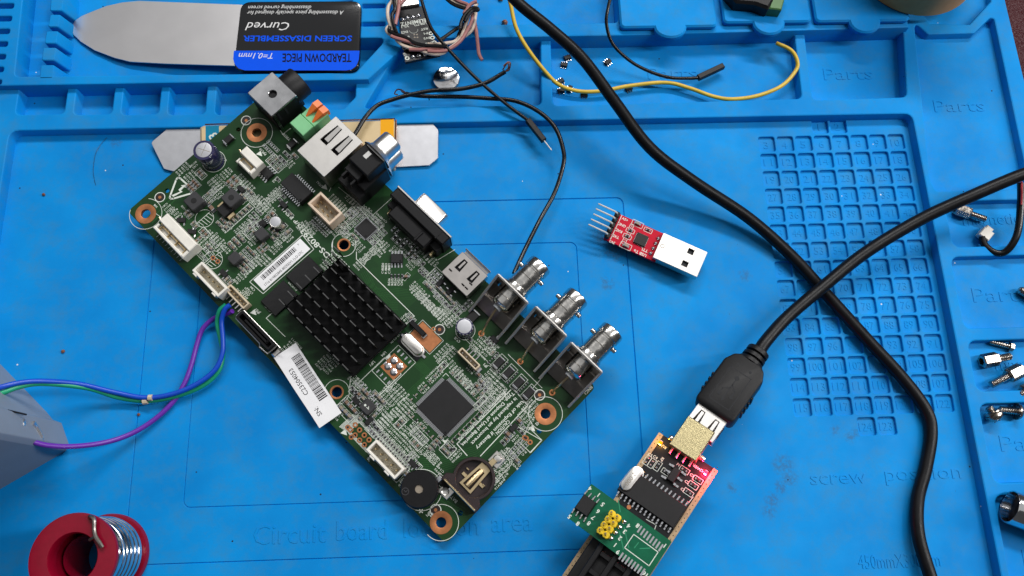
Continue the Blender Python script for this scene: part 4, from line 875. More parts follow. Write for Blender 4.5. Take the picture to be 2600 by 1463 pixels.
# ---------------------------------------------------------------- stickers
def sticker(name, pts, h, th=.12, parent=board):
    q = [at(x, y, h) for x, y in pts]; u, v = np.mean([p[0] for p in q]), np.mean([p[1] for p in q])
    d = np.array(q[1])-np.array(q[0])+np.array(q[2])-np.array(q[3]); L = np.linalg.norm(d)/2; ang = math.degrees(math.atan2(d[1], d[0])); e = np.array(q[3])-np.array(q[0])+np.array(q[2])-np.array(q[1]); Wd = np.linalg.norm(e)/2
    return u, v, L, Wd, ang
def barcode(m, x0, x1, y0, y1, z, seed, rot, u, v):
    r = random.Random(seed); x = x0; c, s = math.cos(math.radians(rot)), math.sin(math.radians(rot))
    while x < x1:
        w_ = r.choice((.18, .22, .34, .5)); P = [(x, y0), (min(x+w_, x1), y0), (min(x+w_, x1), y1), (x, y1)]; m.add([(u+a*c-b*s, v+a*s+b*c, z) for a, b in P], [(0, 1, 2, 3)], 1); x += w_+r.choice((.2, .24, .34))
u, v, L, Wd, ang = sticker('', [(643, 712), (762, 605), (788, 633), (670, 737)], .1)
m = MB(); m.box(u, v, .05, L, Wd, .08, rot=ang); barcode(m, -L/2+3, L/2-4.5, .2, Wd/2-.9, .15, 3, ang, u, v)
c_, s_ = math.cos(math.radians(ang)), math.sin(math.radians(ang)); q = (-.6, -Wd/2+1.3)
m.text('1716 B19852845-80293(V1.1)-D-27C', u+q[0]*c_-q[1]*s_, v+q[0]*s_+q[1]*c_, .15, 1.7, ang, 1, width=L-5); q = (L/2-2.4, Wd/2-1.6); m.text('T', u+q[0]*c_-q[1]*s_, v+q[0]*s_+q[1]*c_, .15, 1.2, ang, 1)
m.build('barcode_sticker', [PL['paper'], PL['ink']], board, smooth=0); srect([(634, 716), (768, 597), (797, 633), (668, 746)], .26)
u, v, L, Wd, ang = sticker('', [(809, 1084), (695, 907), (752, 873), (869.5, 1051.5)], 1.6)
c_, s_ = math.cos(math.radians(ang)), math.sin(math.radians(ang)); m = MB(); nx = 16
zf = lambda x: 1.7+.35*math.sin(x*.22+1)+(.9 if x > 8 else 0)*((x-8)/12)**2
def lift(mm, b0):
    for i in range(b0, len(mm.v)):
        x = (mm.v[i][0]-u)*c_+(mm.v[i][1]-v)*s_; mm.v[i] = (mm.v[i][0], mm.v[i][1], mm.v[i][2]+zf(x))
for sgn, zz in ((1, .05), (-1, 0)):
    pts = [(-L/2+L*i/nx, y) for i in range(nx+1) for y in (-Wd/2, Wd/2)]; b0 = len(m.v); m.add([(u+a*c_-b*s_, v+a*s_+b*c_, zz) for a, b in pts], [(2*i, 2*i+2, 2*i+3, 2*i+1) if sgn > 0 else (2*i, 2*i+1, 2*i+3, 2*i+2) for i in range(nx)]); lift(m, b0)
b0 = len(m.v); barcode(m, -L/2+9.2, L/2-4.2, -4.4, -.4, .10, 11, ang, u, v)
for t, x, sz in (('SN:', -11.6, 2.8), ('C23504053', 3.2, 2.8)):
    q = (x, 2.3); m.text(t, u+q[0]*c_-q[1]*s_, v+q[0]*s_+q[1]*c_, .10, sz, ang, 1)
lift(m, b0); m.build('serial_sticker', [PL['paper'], PL['ink']], board, smooth=60)
# ---------------------------------------------------------------- printed legend
tri = [at(*p) for p in ((451, 447), (497, 488), (428, 508))]; silk.line(roundpoly(tri, 1.2, 3), .75, S, closed=True)
bolt = [at(*p) for p in ((436, 496), (457, 487), (453, 482), (463, 473), (459, 471), (472, 469), (471, 477), (468, 475), (459, 484), (464, 487), (440, 500))]; silk.add([(a, b, S) for a, b in bolt], [tuple(range(len(bolt)))])
stext('DS-80293', 800, 618, 3.4, 180, 17); stext('D/P REV1', 742, 554, 2.3, 180, 12)
stext('BATTERY1', 1142, 1257, 1.8, 180); stext('+', 1168, 1253, 3, 180); stext('BNC1', 1494, 991, 1.7, -90, 4.2); stext('H4', 395, 523, 1.5, 180); stext('H2', 1365, 1075, 1.7, -90); stext('JP1', 1234, 928, 1.7, 180); stext('JP4', 938, 1165, 1.5, 90); stext('JP51', 655, 790, 1.6, 180); stext('JP6', 482, 655, 1.6, -90); stext('UF1', 945, 923, 1.7, -90); stext('UF4', 974, 899, 1.5, -90); stext('CU5', 1161, 863, 1.6, 180); stext('BP1', 1088, 1305, 1.6, -90); stext('+', 1069, 1298, 4, 0); stext('JP3', 1350, 1083, 1.7, -90); stext('H4', 1096, 1308, 1.4, -90); stext('TVS10', 728, 348, 1.6, 180); stext('UL2', 698, 458, 1.5, -90); stext('UTA1', 812, 468, 1.5, 180); stext('PJPL10', 668, 385, 1.5, 180)
for i, t in enumerate(('CAUTION :', 'Risk of Explosion if Battery', 'is replaced by an Incorrect', 'Type. Dispose of Used Batteries', 'According to the Instructions.')):
    p = [(1273, 1086), (1268, 1078), (1247, 1075), (1226, 1068), (1203, 1066)][i] if False else None
q0 = at(1324, 1030); 
for i, (t, px, py, wd) in enumerate((('CAUTION :', 1275, 1087, 8.2), ('Risk of Explosion if Battery', 1270, 1077, 27.5), ('is replaced by an Incorrect', 1254, 1068, 26), ('Type. Dispose of Used Batteries', 1239, 1063, 30), ('According to the Instructions.', 1223, 1056, 28))): stext(t, px, py, 2.0, -90, wd)
srect([(1302, 985), (1340, 1030), (1220, 1158)], .34, False); srect([(1297, 990), (1160, 1127), (1186, 1157)], .34, False)
srect([(1022, 690), (1052, 746), (1030, 768)], .3, False) if False else srect([(905, 640), (905, 658), (1052, 803), (1000, 856), (890, 958), (888, 985)], .3, False)
srect([(676, 808), (724, 855)], .26, False); srect([(676, 808), (699, 788)], .26, False); srect([(845, 612), (842, 650)], .3, False)
srect([(1316, 1084), (1375, 1118), (1345, 1150)], .24, False); srect([(1340, 1083), (1376, 1118), (1347, 1150), (1322, 1126)], .24, True); srect([(1380, 955), (1340, 1000)], .2, False); srect([(1290, 900), (1376, 985)], .2, False); srect([(1170, 850), (1290, 970)], .16, False)
srect([(716, 340), (730, 354)], .2, False); srect([(690, 300), (718, 341), (738, 326)], .2, False); srect([(836, 440), (850, 455), (836, 486)], .2, False); srect([(945, 548), (998, 500)], .2, False); srect([(860, 476), (947, 548)], .16, False); srect([(1112, 660), (1155, 634)], .2, False)
for c0_, rad in (((541, 660), 4.0), ((519, 555), 4.0)):
    u, v = at(*c0_); silk.ring(u, v, rad, .2, S, 32); silk.line([(u-rad*.15, v-rad), (u-rad*.15, v+rad)], .2, S)
    for k in range(5): y = -rad*.7+k*rad*.35; silk.line([(u-rad*.15, v+y), (u-rad*.15+math.sqrt(max(0, rad*rad-y*y))*.95, v+y+.5)], .2, S)
for p in ((660, 392), (489, 638), (645, 795), (988, 909), (857, 478) if False else (825, 477), (1352, 1090), (875, 1100)):
    u, v = at(*p); silk.add([(u-1.2, v-1.2, S), (u+1.4, v+.1, S), (u-1.0, v+1.4, S)], [(0, 1, 2)])
A_, B_, C_ = np.array(at(862, 1084)), np.array(at(897, 1052)), np.array(at(884, 1098))
for k in range(11): silk.line([A_+(C_-A_)*k/10, B_+(C_-A_)*k/10*1.0], .22, S)
for a, b in (((884, 1100), (930, 1148)), ((905, 1066), (958, 1118))):
    A_, B_ = np.array(at(*a)), np.array(at(*b)); n = 26
    for k in range(n): P_ = A_+(B_-A_)*k/n; silk.line([P_, P_+np.array([.5, .9])], .2, S)
    silk.line([A_, B_], .14, S); silk.line([A_+np.array([.4, 1.0]), B_+np.array([.4, 1.0])], .14, S)
for k in range(6): u, v = at(596+k*1.5, 460+k*4.4); silk.line([(u-1.2, v-2.2), (u+2.0, v+2.2)], .2, S)
# blocks of component designators, set tight as on the photographed board
def block(px, py, rows, cols, rot, size=1.25, pitch=1.45, pre=('C', 'R', 'RV', 'CV'), colw=4.0):
    u, v = at(px, py); r = random.Random(int(px*7+py)); a = math.radians(rot); ex, ey = np.array([math.cos(a), math.sin(a)]), np.array([-math.sin(a), math.cos(a)])
    for i in range(rows):
        for j in range(cols):
            t = r.choice(pre)+str(r.randint(10, 199)); P_ = np.array([u, v])+ex*(j-(cols-1)/2)*colw-ey*(i-(rows-1)/2)*pitch; silk.text(t, P_[0], P_[1], S, size, rot, width=min(colw*.9, .72*size*len(t)))
for px, py, rows, cols, rot in ((465, 430, 5, 1, 180), (483, 447, 4, 1, 180), (493, 420, 2, 1, -90), (427, 530, 4, 1, -90), (445, 540, 4, 1, -90), (545, 470, 5, 1, -90), (556, 462, 5, 1, -90), (575, 440, 4, 1, 180), (617, 460, 5, 1, -90), (628, 472, 5, 1, -90), (640, 505, 7, 1, -90), (655, 515, 8, 1, -90), (672, 520, 8, 1, -90), (690, 505, 8, 1, 180), (700, 490, 7, 1, 180), (552, 490, 4, 1, -90), (462, 610, 1, 1, 0), (468, 530, 1, 1, 0),
    (555, 610, 5, 1, -90), (520, 620, 5, 1, -90), (535, 600, 4, 1, -90), (560, 630, 3, 1, -90), (584, 625, 5, 1, 180), (610, 600, 4, 1, 180), (618, 578, 6, 1, 180), (632, 570, 5, 1, 180), (655, 640, 4, 1, 180), (668, 660, 4, 1, 180), (645, 670, 5, 1, 180), (632, 680, 5, 1, 180), (615, 700, 6, 1, 180), (700, 630, 4, 1, 180), (715, 605, 5, 1, 180), (728, 600, 4, 1, -90), (683, 668, 3, 1, 180), (645, 610, 4, 1, 180), (616, 750, 5, 1, 180), (628, 745, 5, 1, 180), (690, 775, 4, 1, 180), (600, 745, 3, 1, 180), (655, 575, 5, 1, 180), (575, 580, 3, 1, 180),
    (800, 560, 8, 1, 180), (812, 570, 9, 1, 180), (770, 575, 4, 1, 180), (775, 585, 6, 1, -90), (860, 520, 8, 1, -90), (872, 530, 8, 1, -90), (900, 515, 7, 1, -90), (912, 525, 7, 1, -90), (925, 530, 5, 1, -90), (950, 560, 5, 1, 180), (962, 570, 5, 1, 180), (862, 580, 6, 1, 180), (930, 655, 9, 1, 180), (945, 640, 9, 1, 180), (972, 620, 4, 1, -90), (965, 640, 3, 1, 180), (910, 625, 4, 1, -90), (895, 608, 4, 1, -90), (1002, 555, 3, 1, 180), (1005, 640, 4, 1, -90), (1020, 640, 3, 1, 180), (1052, 600, 4, 1, 180), (1048, 670, 4, 1, 180), (1095, 660, 5, 1, -90), (1080, 645, 4, 1, -90), (980, 685, 3, 1, 135), (860, 665, 5, 1, -90), (870, 675, 4, 1, -90), (830, 670, 6, 1, 180), (820, 690, 7, 1, 180), (735, 725, 6, 1, 180), (745, 735, 6, 1, 180),
    (1065, 740, 7, 1, -90), (1070, 755, 9, 1, -90), (1085, 770, 9, 1, -90), (1098, 785, 8, 1, -90), (1110, 795, 8, 1, -90), (1125, 805, 6, 1, -90), (1138, 800, 5, 1, -90), (1148, 815, 5, 1, 180), (1100, 720, 4, 1, -90), (1130, 785, 4, 1, -90), (1215, 870, 6, 1, 180), (1225, 880, 6, 1, 180), (1240, 890, 6, 1, 180), (1250, 885, 4, 1, 180), (1236, 960, 6, 1, 180), (1246, 970, 6, 1, 180), (1256, 985, 5, 1, 180), (1267, 995, 5, 1, 180), (1275, 1005, 4, 1, 180), (1240, 1000, 5, 1, 180), (1030, 810, 3, 1, -90), (990, 835, 4, 1, -90),
    (900, 965, 4, 1, -90), (912, 975, 4, 1, -90), (1000, 1000, 7, 1, -90), (1012, 990, 7, 1, -90), (985, 1010, 6, 1, -90), (1135, 905, 7, 1, 180), (1125, 895, 6, 1, 180), (1155, 935, 5, 1, -90), (1165, 955, 6, 1, -90), (1178, 965, 6, 1, -90), (1190, 980, 5, 1, -90), (1200, 990, 4, 1, -90), (1075, 985, 3, 1, -90), (1095, 960, 3, 1, -90), (1110, 945, 3, 1, -90), (1040, 1050, 6, 1, 180), (1030, 1040, 6, 1, 180), (1020, 1030, 6, 1, 180), (1000, 1050, 4, 1, 180), (975, 1035, 4, 1, 180), (985, 1065, 5, 1, 180), (970, 1070, 6, 1, 180), (960, 1080, 7, 1, 180), (975, 1095, 7, 1, 180), (990, 1110, 7, 1, 180), (1005, 1125, 7, 1, 180), (1020, 1140, 7, 1, 180), (1035, 1150, 6, 1, 180), (1050, 1160, 5, 1, 180), (1045, 1090, 6, 1, 180), (1085, 1150, 4, 1, -90), (1095, 1160, 4, 1, -90), (1105, 1170, 4, 1, -90), (1150, 1160, 3, 1, -90), (1160, 1150, 3, 1, -90), (1025, 1085, 2, 1, 180), (1075, 1080, 3, 1, 180),
    (1290, 1155, 4, 1, -90), (1280, 1165, 5, 1, -90), (1275, 1180, 5, 1, -90), (1270, 1195, 5, 1, -90), (1262, 1210, 5, 1, -90), (1255, 1225, 4, 1, -90), (1305, 1110, 4, 1, -90), (1335, 1060, 5, 1, -90), (1345, 1045, 5, 1, -90), (1355, 1030, 4, 1, -90), (1325, 1145, 2, 1, 180), (1310, 1180, 2, 1, 180), (1115, 1195, 2, 1, 180), (1025, 1230, 3, 1, 180), (860, 1050, 4, 1, 180), (840, 930, 5, 1, 180), (825, 915, 6, 1, 180), (735, 880, 5, 1, 180), (745, 890, 5, 1, 180), (640, 410, 2, 1, -90), (735, 415, 3, 1, -90), (565, 405, 2, 1, 180), (1060, 665, 2, 1, 180), (1198, 935, 3, 1, 180)): block(px, py, rows, cols, rot)
for i, t in enumerate(('RG20', 'RG21', 'RG22')): stext(t, 972+i*8, 677, 1.35, 135)
for i, t in enumerate(('RG16', 'RG15', 'RG14', 'CVG3', 'CVG1')): stext(t, 988+i*8, 716, 1.35, 135)
srect([(1268, 1175), (1292, 1137), (1312, 1157)], .2, False); srect([(1250, 1230), (1275, 1205), (1300, 1178)], .2, False)
so = silk.build('printed_legend', PL['silk'], board, smooth=0); so['kind'] = 'stuff'
# ================================================================ loose things
def wire(name, pts, r, m, label, cat, group=None, n=8, seg=7, extra=None):
    "pts: (pixel x, pixel y, height of the axis)"
    P = spline([W(*p) for p in pts], seg); mb = MB(); mb.tube(P, r, n); mats = [m]
    if extra: extra(mb, P, mats)
    o = mb.build(name, mats, rebase=True); return tag(o, label, cat, group)
# --- thick USB cables
wire('usb_cable', [(1255, -70, 34), (1310, 2, 33), (1400, 76, 32), (1480, 150, 30), (1560, 257, 26), (1650, 375, 20), (1760, 460, 13), (1900, 553, 7), (2010, 650, 3.2), (2090, 738, 2.8), (2200, 860, 2.8), (2290, 958, 2.8), (2350, 1040, 2.8), (2364, 1100, 2.8), (2350, 1190, 2.9), (2330, 1270, 3.2), (2332, 1360, 4), (2362, 1463, 5), (2385, 1530, 6)], 2.65, PL['cable'], 'long thick black cable curving from top centre to lower right edge', 'cable', n=14)
ext = thing('usb_extension_cable', 'thick black cable ending in a socket with fork emblem at the programmer', 'cable', tuple(W(1850, 980, 5)))
def world_child(o, parent): o.parent = parent; o.matrix_parent_inverse = parent.matrix_world.inverted(); return o
bpy.context.view_layer.update()
mb = MB(); mb.tube(spline([W(*p) for p in ((2690, 418, 26), (2600, 442, 25), (2480, 492, 21), (2340, 556, 16), (2200, 640, 12.5), (2090, 728, 11), (2000, 805, 11), (1945, 866, 12.8), (1920, 905, 13.4))], 8), 2.75, 14); world_child(mb.build('cable', PL['cable']), ext)
# plug frame: x runs from cable to mouth, slightly rolled so that the right flank shows
pa, pb = W(1902, 880, 13.6), W(1725, 1120, 14.4); ex = pb-pa; roll = math.radians(-13); ey = np.cross([0, 0, 1.], ex/np.linalg.norm(ex)); nn = np.array([0, 0, 1.])*math.cos(roll)+ey*math.sin(roll)
nn = nn/np.linalg.norm(nn); pf = PlaneFr(pa, ex, nn)
def pm(name, m, mats): o = m.build(name, mats, smooth=38); o.matrix_world = pf.mat(); bpy.context.view_layer.update(); return world_child(o, ext)
xs, xe = pf.loc(1872, 925, 5)[0], pf.loc(1668, 1085, 5)[0]; xe = pf.loc(1665, 1098, 5)[0]; yc = 0
l0, l1 = pf.loc(1760, 1015, 5), pf.loc(1862, 1075, 5); cy = (l0[1]+l1[1])/2; hw = max(8.2, abs(l1[1]-l0[1])/2)
xb = pf.loc(1812, 1046, 5)[0]; xs = xb-27.5
m = MB(); out = [(xs, cy-4.6), (xs+1.6, cy-7.0), (xs+5.5, cy-hw), (xb, cy-hw), (xb, cy+hw), (xs+5.5, cy+hw), (xs+1.6, cy+7.0), (xs, cy+4.6)]
po = roundpoly(out, 2.6, 4); m.rings([[(x, y, z) for x, y in offset(po, e)] for z, e in ((-5.2, -1.2), (-4.6, -.3), (-3.6, 0), (3.4, 0), (4.6, -.35), (5.1, -1.1))])
for k in range(4):
    for s in (-1, 1): m.box(xb-14+k*2.4, cy+s*(hw+.15), -3.4, 1.1, .9, 6.8, bev=.2)
m.build
b1 = pm('overmould', m, [PL['black']])
m = MB(); m.lathe([(4.6, xs-6.6), (4.8, xs-6.2), (4.8, xs-4.6), (3.7, xs-4.4), (3.7, xs-3.7), (4.9, xs-3.5), (5.0, xs-2.0), (3.9, xs-1.8), (3.9, xs-1.1), (5.2, xs-.9), (5.4, xs+.6)], (0, cy, 0), (1, 0, 0), 24); pm('strain_relief', m, [PL['black']])
m = MB(); fx = xb-10.5
m.line([(fx-9.5, cy-4.6), (fx+6.5, cy-4.6), (fx+6.5, cy+4.6), (fx-9.5, cy+4.6)], .35, 5.13, closed=True)
m.line([(fx-6.5, cy), (fx+3.2, cy)], .5, 5.14); m.disc(fx-6.6, cy, 1.0, 5.15, 14); m.add([(fx+3, cy-1.0, 5.15), (fx+5, cy, 5.15), (fx+3, cy+1.0, 5.15)], [(0, 1, 2)])
m.line([(fx-3.2, cy), (fx-1.2, cy+2.4), (fx+1.2, cy+2.4)], .42, 5.14); m.disc(fx+1.6, cy+2.4, .75, 5.15, 10); m.line([(fx-1.8, cy), (fx+.2, cy-2.4), (fx+2.2, cy-2.4)], .42, 5.14); m.box(fx+2.6, cy-2.4, 5.13, 1.3, 1.3, .03)
m.disc(xs+5.2, cy-2.8, .6, 5.15, 10); m.disc(xs+5.2, cy+2.8, .6, 5.15, 10); pm('fork_emblem', m, [PL['hole']])
m = MB(); m.plate([rrect(xb-1, cy-6.7, xb+10.2, cy+6.7, .5, 2), [(xb+1.6, cy-4.2), (xb+7.4, cy-4.9), (xb+7.4, cy-1.7), (xb+1.6, cy-2.4)], [(xb+1.6, cy+2.4), (xb+7.4, cy+1.7), (xb+7.4, cy+4.9), (xb+1.6, cy+4.2)]], 2.5, 3.0, bev=.15)
m.box(xb+4.6, cy, -3.0, 11.2, 13.4, .5, bev=.1)
for s in (-1, 1): m.box(xb+4.6, cy+s*6.5, -2.7, 11, .45, 5.4); m.box(xb+4.4, cy+s*3.3, 2.1, 6.2, 1.5, .4, bev=.1)
m.box(xb+4.6, cy+6.75, -1.2, 5.5, .3, 2.6, mi=1); m.box(xb+4.6, cy-6.75, -1.2, 5.5, .3, 2.6, mi=1); pm('socket_shell', m, [PL['tin'], PL['hole']])
def joints(fr, parent, pts, r=1.0, h=1.0):
    first = None
    for p in pts:
        u, v = fr.loc(*p) if len(p) == 2 else p[:2]
        if first is None: m = MB(); m.lathe([(r, 0), (r*.86, .55*h), (r*.35, h)], (0, 0, 0), (0, 0, 1), 12); first = m.build('solder_joint', PL['solder'], parent); d = first
        else: d = dup(first, parent)
        d.location = Vector((u, v, 0))*K
# --- flash programmer (black board, tilted with its right flank up)
e0, e1 = W(1400, 1455, 9), W(1652, 1085, 9); ex = e1-e0; ey = np.cross([0, 0, 1.], ex/np.linalg.norm(ex)); nn = np.array([0, 0, 1.])*math.cos(roll)-ey*math.sin(roll)
nn = np.array([0, 0, 1.])*math.cos(roll)+ey*math.sin(roll)*-1
qf_ = PlaneFr(W(1668, 1105, 10), ex, nn); prog = thing('flash_programmer', 'black chip programmer board with gold edge, crystal and glowing lamps', 'programmer', matrix=qf_.mat()); L_ = qf_.loc
c1, c2 = L_(1673, 1099), L_(1824, 1195); gx1 = (c1[0]+c2[0])/2; gy0, gy1 = c2[1], c1[1]; gx0 = gx1-82
def blackmask():
    return M('black_solder_mask', (.009,.009,.011), .36, var=.15, spec=.25)
BM = blackmask(); DOT = M('gold_border', (.40,.29,.17), .5, .4, var=.18, scale=9)
m = MB(); ol = [(gx0+5, gy0), (gx1, gy0), (gx1, gy1), (gx0+5, gy1), (gx0, gy1-5), (gx0, gy0+5)]; m.prism(ol, -1.6, 0); m.build('board_panel', BM, prog, smooth=0)
m = MB(); bw = 2.0
for s, y in ((1, gy0), (-1, gy1)):
    m.add([(gx0+4, y-.03*s, .02), (gx1, y-.03*s, .02), (gx1, y+s*bw, .02), (gx0+4, y+s*bw, .02)], [(0, 1, 2, 3) if s > 0 else (3, 2, 1, 0)])
    m.add([(gx0+4, y-.03*s, .02), (gx1, y-.03*s, .02), (gx1, y-.03*s, -1.2), (gx0+4, y-.03*s, -1.2)], [(0, 3, 2, 1) if s > 0 else (0, 1, 2, 3)])
    for k in range(40): m.disc(gx0+5+k*2.0, y+s*bw*.5, .24, .03, 6, 1)
m.build('gold_border', [DOT, PL['hole']], prog, smooth=0)
pk_ = lambda x, y, h=0: L_(x, y, h)
a, b, c = pk_(1702, 1129, 5.6), pk_(1764, 1170, 5.6), pk_(1737, 1080, 5.6); ux0 = (a[0]+b[0])/2; uy0, uy1 = b[1], a[1]; uyc = (uy0+uy1)/2
m = MB(); m.box(ux0+7.0, uyc, .9, 14, 12.2, 4.7, bev=.3); m.build('usb_plug', PL['goldtin'], prog)
m = MB()
for k in range(4): m.box(ux0-1.2, uyc-4.5+k*3, 0, 2.6, .8, 1.2, bev=.2)
m.build('solder_joint', PL['solder'], prog)
for s in (-1, 1): m = MB(); m.lathe([(1.3, 0), (1.1, .9), (.5, 1.3)], (ux0+3.5, uyc+s*7.2, 0), (0, 0, 1), 12); m.build('solder_joint', PL['solder'], prog)
def soic(fr, parent, px, py, L, Wd, h, n, rotd=0, pl=1.3, pw=.55, z0=.2, name='control_chip'):
    u, v = fr.loc(px, py, h); m = MB(); m.xf = Matrix.Translation((u, v, 0)) @ Matrix.Rotation(math.radians(rotd), 4, 'Z'); m.box(0, 0, z0, L, Wd, h-z0, bev=.2, taper=.2); o = m.build(name, PL['chip'], parent, smooth=30); first = None
    m.lathe([(.6, h), (.5, h-.08), (.1, h-.08)], (L/2-1.6, -Wd/2+1.4, .01), (0, 0, 1), 12)
    for i in range(n):
        for s in (-1, 1):
            x, y = (i-(n-1)/2)*L*.92/(n-1), s*(Wd/2+.5); a = math.radians(rotd)
            if first is None: p = MB(); p.box(0, 0, h*.45, pw, 1.1, .25, bev=.08); p.box(0, .8*1, 0, pw, pl, .45, bev=.12); first = p.build('pin', PL['solder'], o, smooth=30); d = first
            else: d = dup(first, o)
            d.location = Vector((u+x*math.cos(a)-y*math.sin(a), v+x*math.sin(a)+y*math.cos(a), 0))*K; d.rotation_euler = (0, 0, a+(0 if s > 0 else math.pi))
    return o, u, v
soic(qf_, prog, 1655, 1264, 26, 10.2, 3.0, 14, 90, 1.7, .75)
u, v = pk_(1603, 1214, 4.2); cr2 = oblong(prog, u, v, 11.2, 4.7, 4.0, -4); m = MB(); m.text('12.000', u, v, 4.13, 2.3, -4 if False else 176, 0, width=7); m.build('crystal_print', PL['capgrey'], cr2, smooth=0)
soic(qf_, prog, 1711, 1205, 6.2, 3.4, 2.2, 3, 180, 2.0, 1.0, name='regulator')
sk = MB()
def smd2(fr, parent, px, py, rot=0, s=1.0, kind='capg', skm=None):
    u, v = fr.loc(px, py, .5); d = dup(protos[kind], parent); d.location = Vector((u, v, .01))*K; d.rotation_euler = (0, 0, math.radians(rot)); d.scale = (s, s, s)
    if skm is not None: c, q = math.cos(math.radians(rot)), math.sin(math.radians(rot)); skm.line([(u+a*c-b*q, v+a*q+b*c) for a, b in ((-1.7*s, -.9*s), (1.7*s, -.9*s), (1.7*s, .9*s), (-1.7*s, .9*s))], .2, .03, closed=True)
for p, r in (((1643, 1168), 0), ((1655, 1176), 0), ((1738, 1193), -90), ((1772, 1218), -90), ((1760, 1232), -90), ((1748, 1250), -90), ((1670, 1183), 0), ((1692, 1199), 90)): smd2(qf_, prog, *p, r, 1.15, 'res', sk)
for t, px, py, rr, sz in (('POWER', 1774, 1190, 90, 1.5), ('RUN', 1683, 1133, 90, 1.6), ('C5', 1651, 1155, -90, 1.6), ('C4', 1664, 1161, -90, 1.6), ('RP1', 1680, 1168, 180, 1.6), ('Y1', 1622, 1188, 180, 1.8), ('C3', 1757, 1207, -90, 1.5), ('C2', 1744, 1224, -90, 1.5), ('C1', 1733, 1243, -90, 1.5), ('F1', 1722, 1180, -90, 1.5)):
    u, v = pk_(px, py); sk.text(t, u, v, .03, sz, rr, bold=.015)
sk.line([pk_(*p) for p in ((1662, 1345), (1666, 1333), (1641, 1319))], .25, .03); sk.line([pk_(*p) for p in ((1695, 1344), (1760, 1262))], .25, .03)
sk.build('printed_legend', PL['silk'], prog, smooth=0)['kind'] = 'stuff'
for (px, py), colr, nm in (((1677, 1124), (1.0, .42, .03), 'amber_lamp'), ((1792, 1200), (1.0, .02, .08), 'red_lamp')):
    u, v = pk_(px, py, .8); m = MB(); m.box(u, v, .03, 2.3, 1.5, .8, bev=.2, mi=1); m.box(u, v, .5, 1.3, 1.5, .6, bev=.25, mi=0)
    o = m.build(nm, [M(nm+'_lens', (.0, .0, .0), .6, spec=0, emit=(1, .004, .010) if 'red' in nm else (1, .13, .002), es=30.0 if 'red' in nm else 5.0), PL['solder']], prog)
    l = bpy.data.lights.new(nm+'_glow', 'POINT'); l.energy = 150 if 'red' in nm else 16; l.color = colr; l.shadow_soft_size = .06; lo = bpy.data.objects.new(nm+'_glow', l); C.objects.link(lo); lo.parent = prog; lo.location = (u*K, v*K, .36)
m = MB(); zx, zy = pk_(1500, 1420, 6); hz = 9.5
m.box(zx-6, (gy0+gy1)/2, .05, 34, gy1-gy0-4.4, 6, bev=.4)
for k in range(-1, 2): m.box(zx-4+0, (gy0+gy1)/2+k*6.6, 6, 26, 2.2, hz-6, bev=.3)
for j in range(3):
    for k in (-.5, .5): m.box(zx+4-j*7.5, (gy0+gy1)/2+k*6.6, 6, 2.0, 4.6, 2.4, bev=.2)
m.box(zx-19, (gy0+gy1)/2, 5.8, 9, gy1-gy0-6, 3.2, bev=.4); m.text('ZIF', zx-19, (gy0+gy1)/2, 9.05, 3.4, 90) if False else None
m.build('chip_socket', PL['black'], prog)
m = MB(); u, v = pk_(1606, 1461, 5)
for k in range(2):
    for j in range(2): m.box(u-2-k*2.54, v-2+j*2.54, 0, 2.4, 2.4, 2.5, bev=.5)
m.build('yellow_header', PL['yellowplastic'], prog); m = MB(); m.lathe([(.9, .0), (.9, .2), (.5, .2)], (*pk_(1597, 1288), 0), (0, 0, 1), 12); m.build('plated_hole', PL['copper'], prog)
# --- green adapter board held above the socket
af = PlaneFr(qf_.o+qf_.n*11.5, W(1704, 1378, 20)-W(1503, 1226, 20), qf_.n); D_ = af.loc
q = [D_(*p) for p in ((1503, 1226), (1704, 1378), (1437, 1311))]; ax0, ax1 = q[0][0], q[1][0]; ay1 = (q[0][1]+q[1][1])/2; ay0 = q[2][1]; ay1 = max(ay0+10, ay1) if ay1 > ay0 else ay1
ay0, ay1 = sorted((ay0, ay1)); adp = thing('adapter_board', 'small green chip adapter board with yellow pin header on the programmer', 'adapter board', matrix=af.mat())
G2 = M('bright_green_mask', (.003,.105,.050), .34, var=.14, spec=.22); m = MB(); m.plate([rrect(ax0, ay0, ax1, ay1, .3, 2)], -1.6, 0); m.build('board_panel', [G2], adp, smooth=0)
soic(af, adp, 1486, 1283, 6.0, 6.6, 2.0, 4, 0, 1.5, .6, name='flash_chip')
m = MB(); sk = MB()
for (xa, ya), (xb_, yb_) in (((1624, 1344), (1678, 1391)), ((1577, 1412), (1632, 1453))):
    for k in range(8):
        u, v = D_(xa+(xb_-xa)*k/7, ya+(yb_-ya)*k/7); m.box(u, v, 0, .75, 3.0, .12, bev=.05)
m.build('solder_pad', PL['solder'], adp); first = None
cx, cy_ = D_(1546, 1331, 2.5)
hd_ = MB()
for i in range(4):
    for j in range(2):
        x, y = cx+(j-.5)*2.54, cy_+(i-1.5)*2.54
        o8 = [(x+1.27*a, y+1.27*b) for a, b in ((-1, -.55), (-.55, -1), (.55, -1), (1, -.55), (1, .55), (.55, 1), (-.55, 1), (-1, .55))]; hd_.prism(o8, 0, 2.5, .2)
hdr = hd_.build('pin_header', PL['yellowplastic'], adp, smooth=30)
for i in range(4):
    for j in range(2):
        if first is None: p = MB(); p.box(0, 0, 2.3, .64, .64, 4.5, bev=.2); first = p.build('pin', PL['gold'], hdr, smooth=0); d = first
        else: d = dup(first, hdr)
        d.location = Vector((cx+(j-.5)*2.54, cy_+(i-1.5)*2.54, 0))*K
joints(af, adp, [(1585-k*11, 1325+k*14) for k in range(4)], .95, .8)
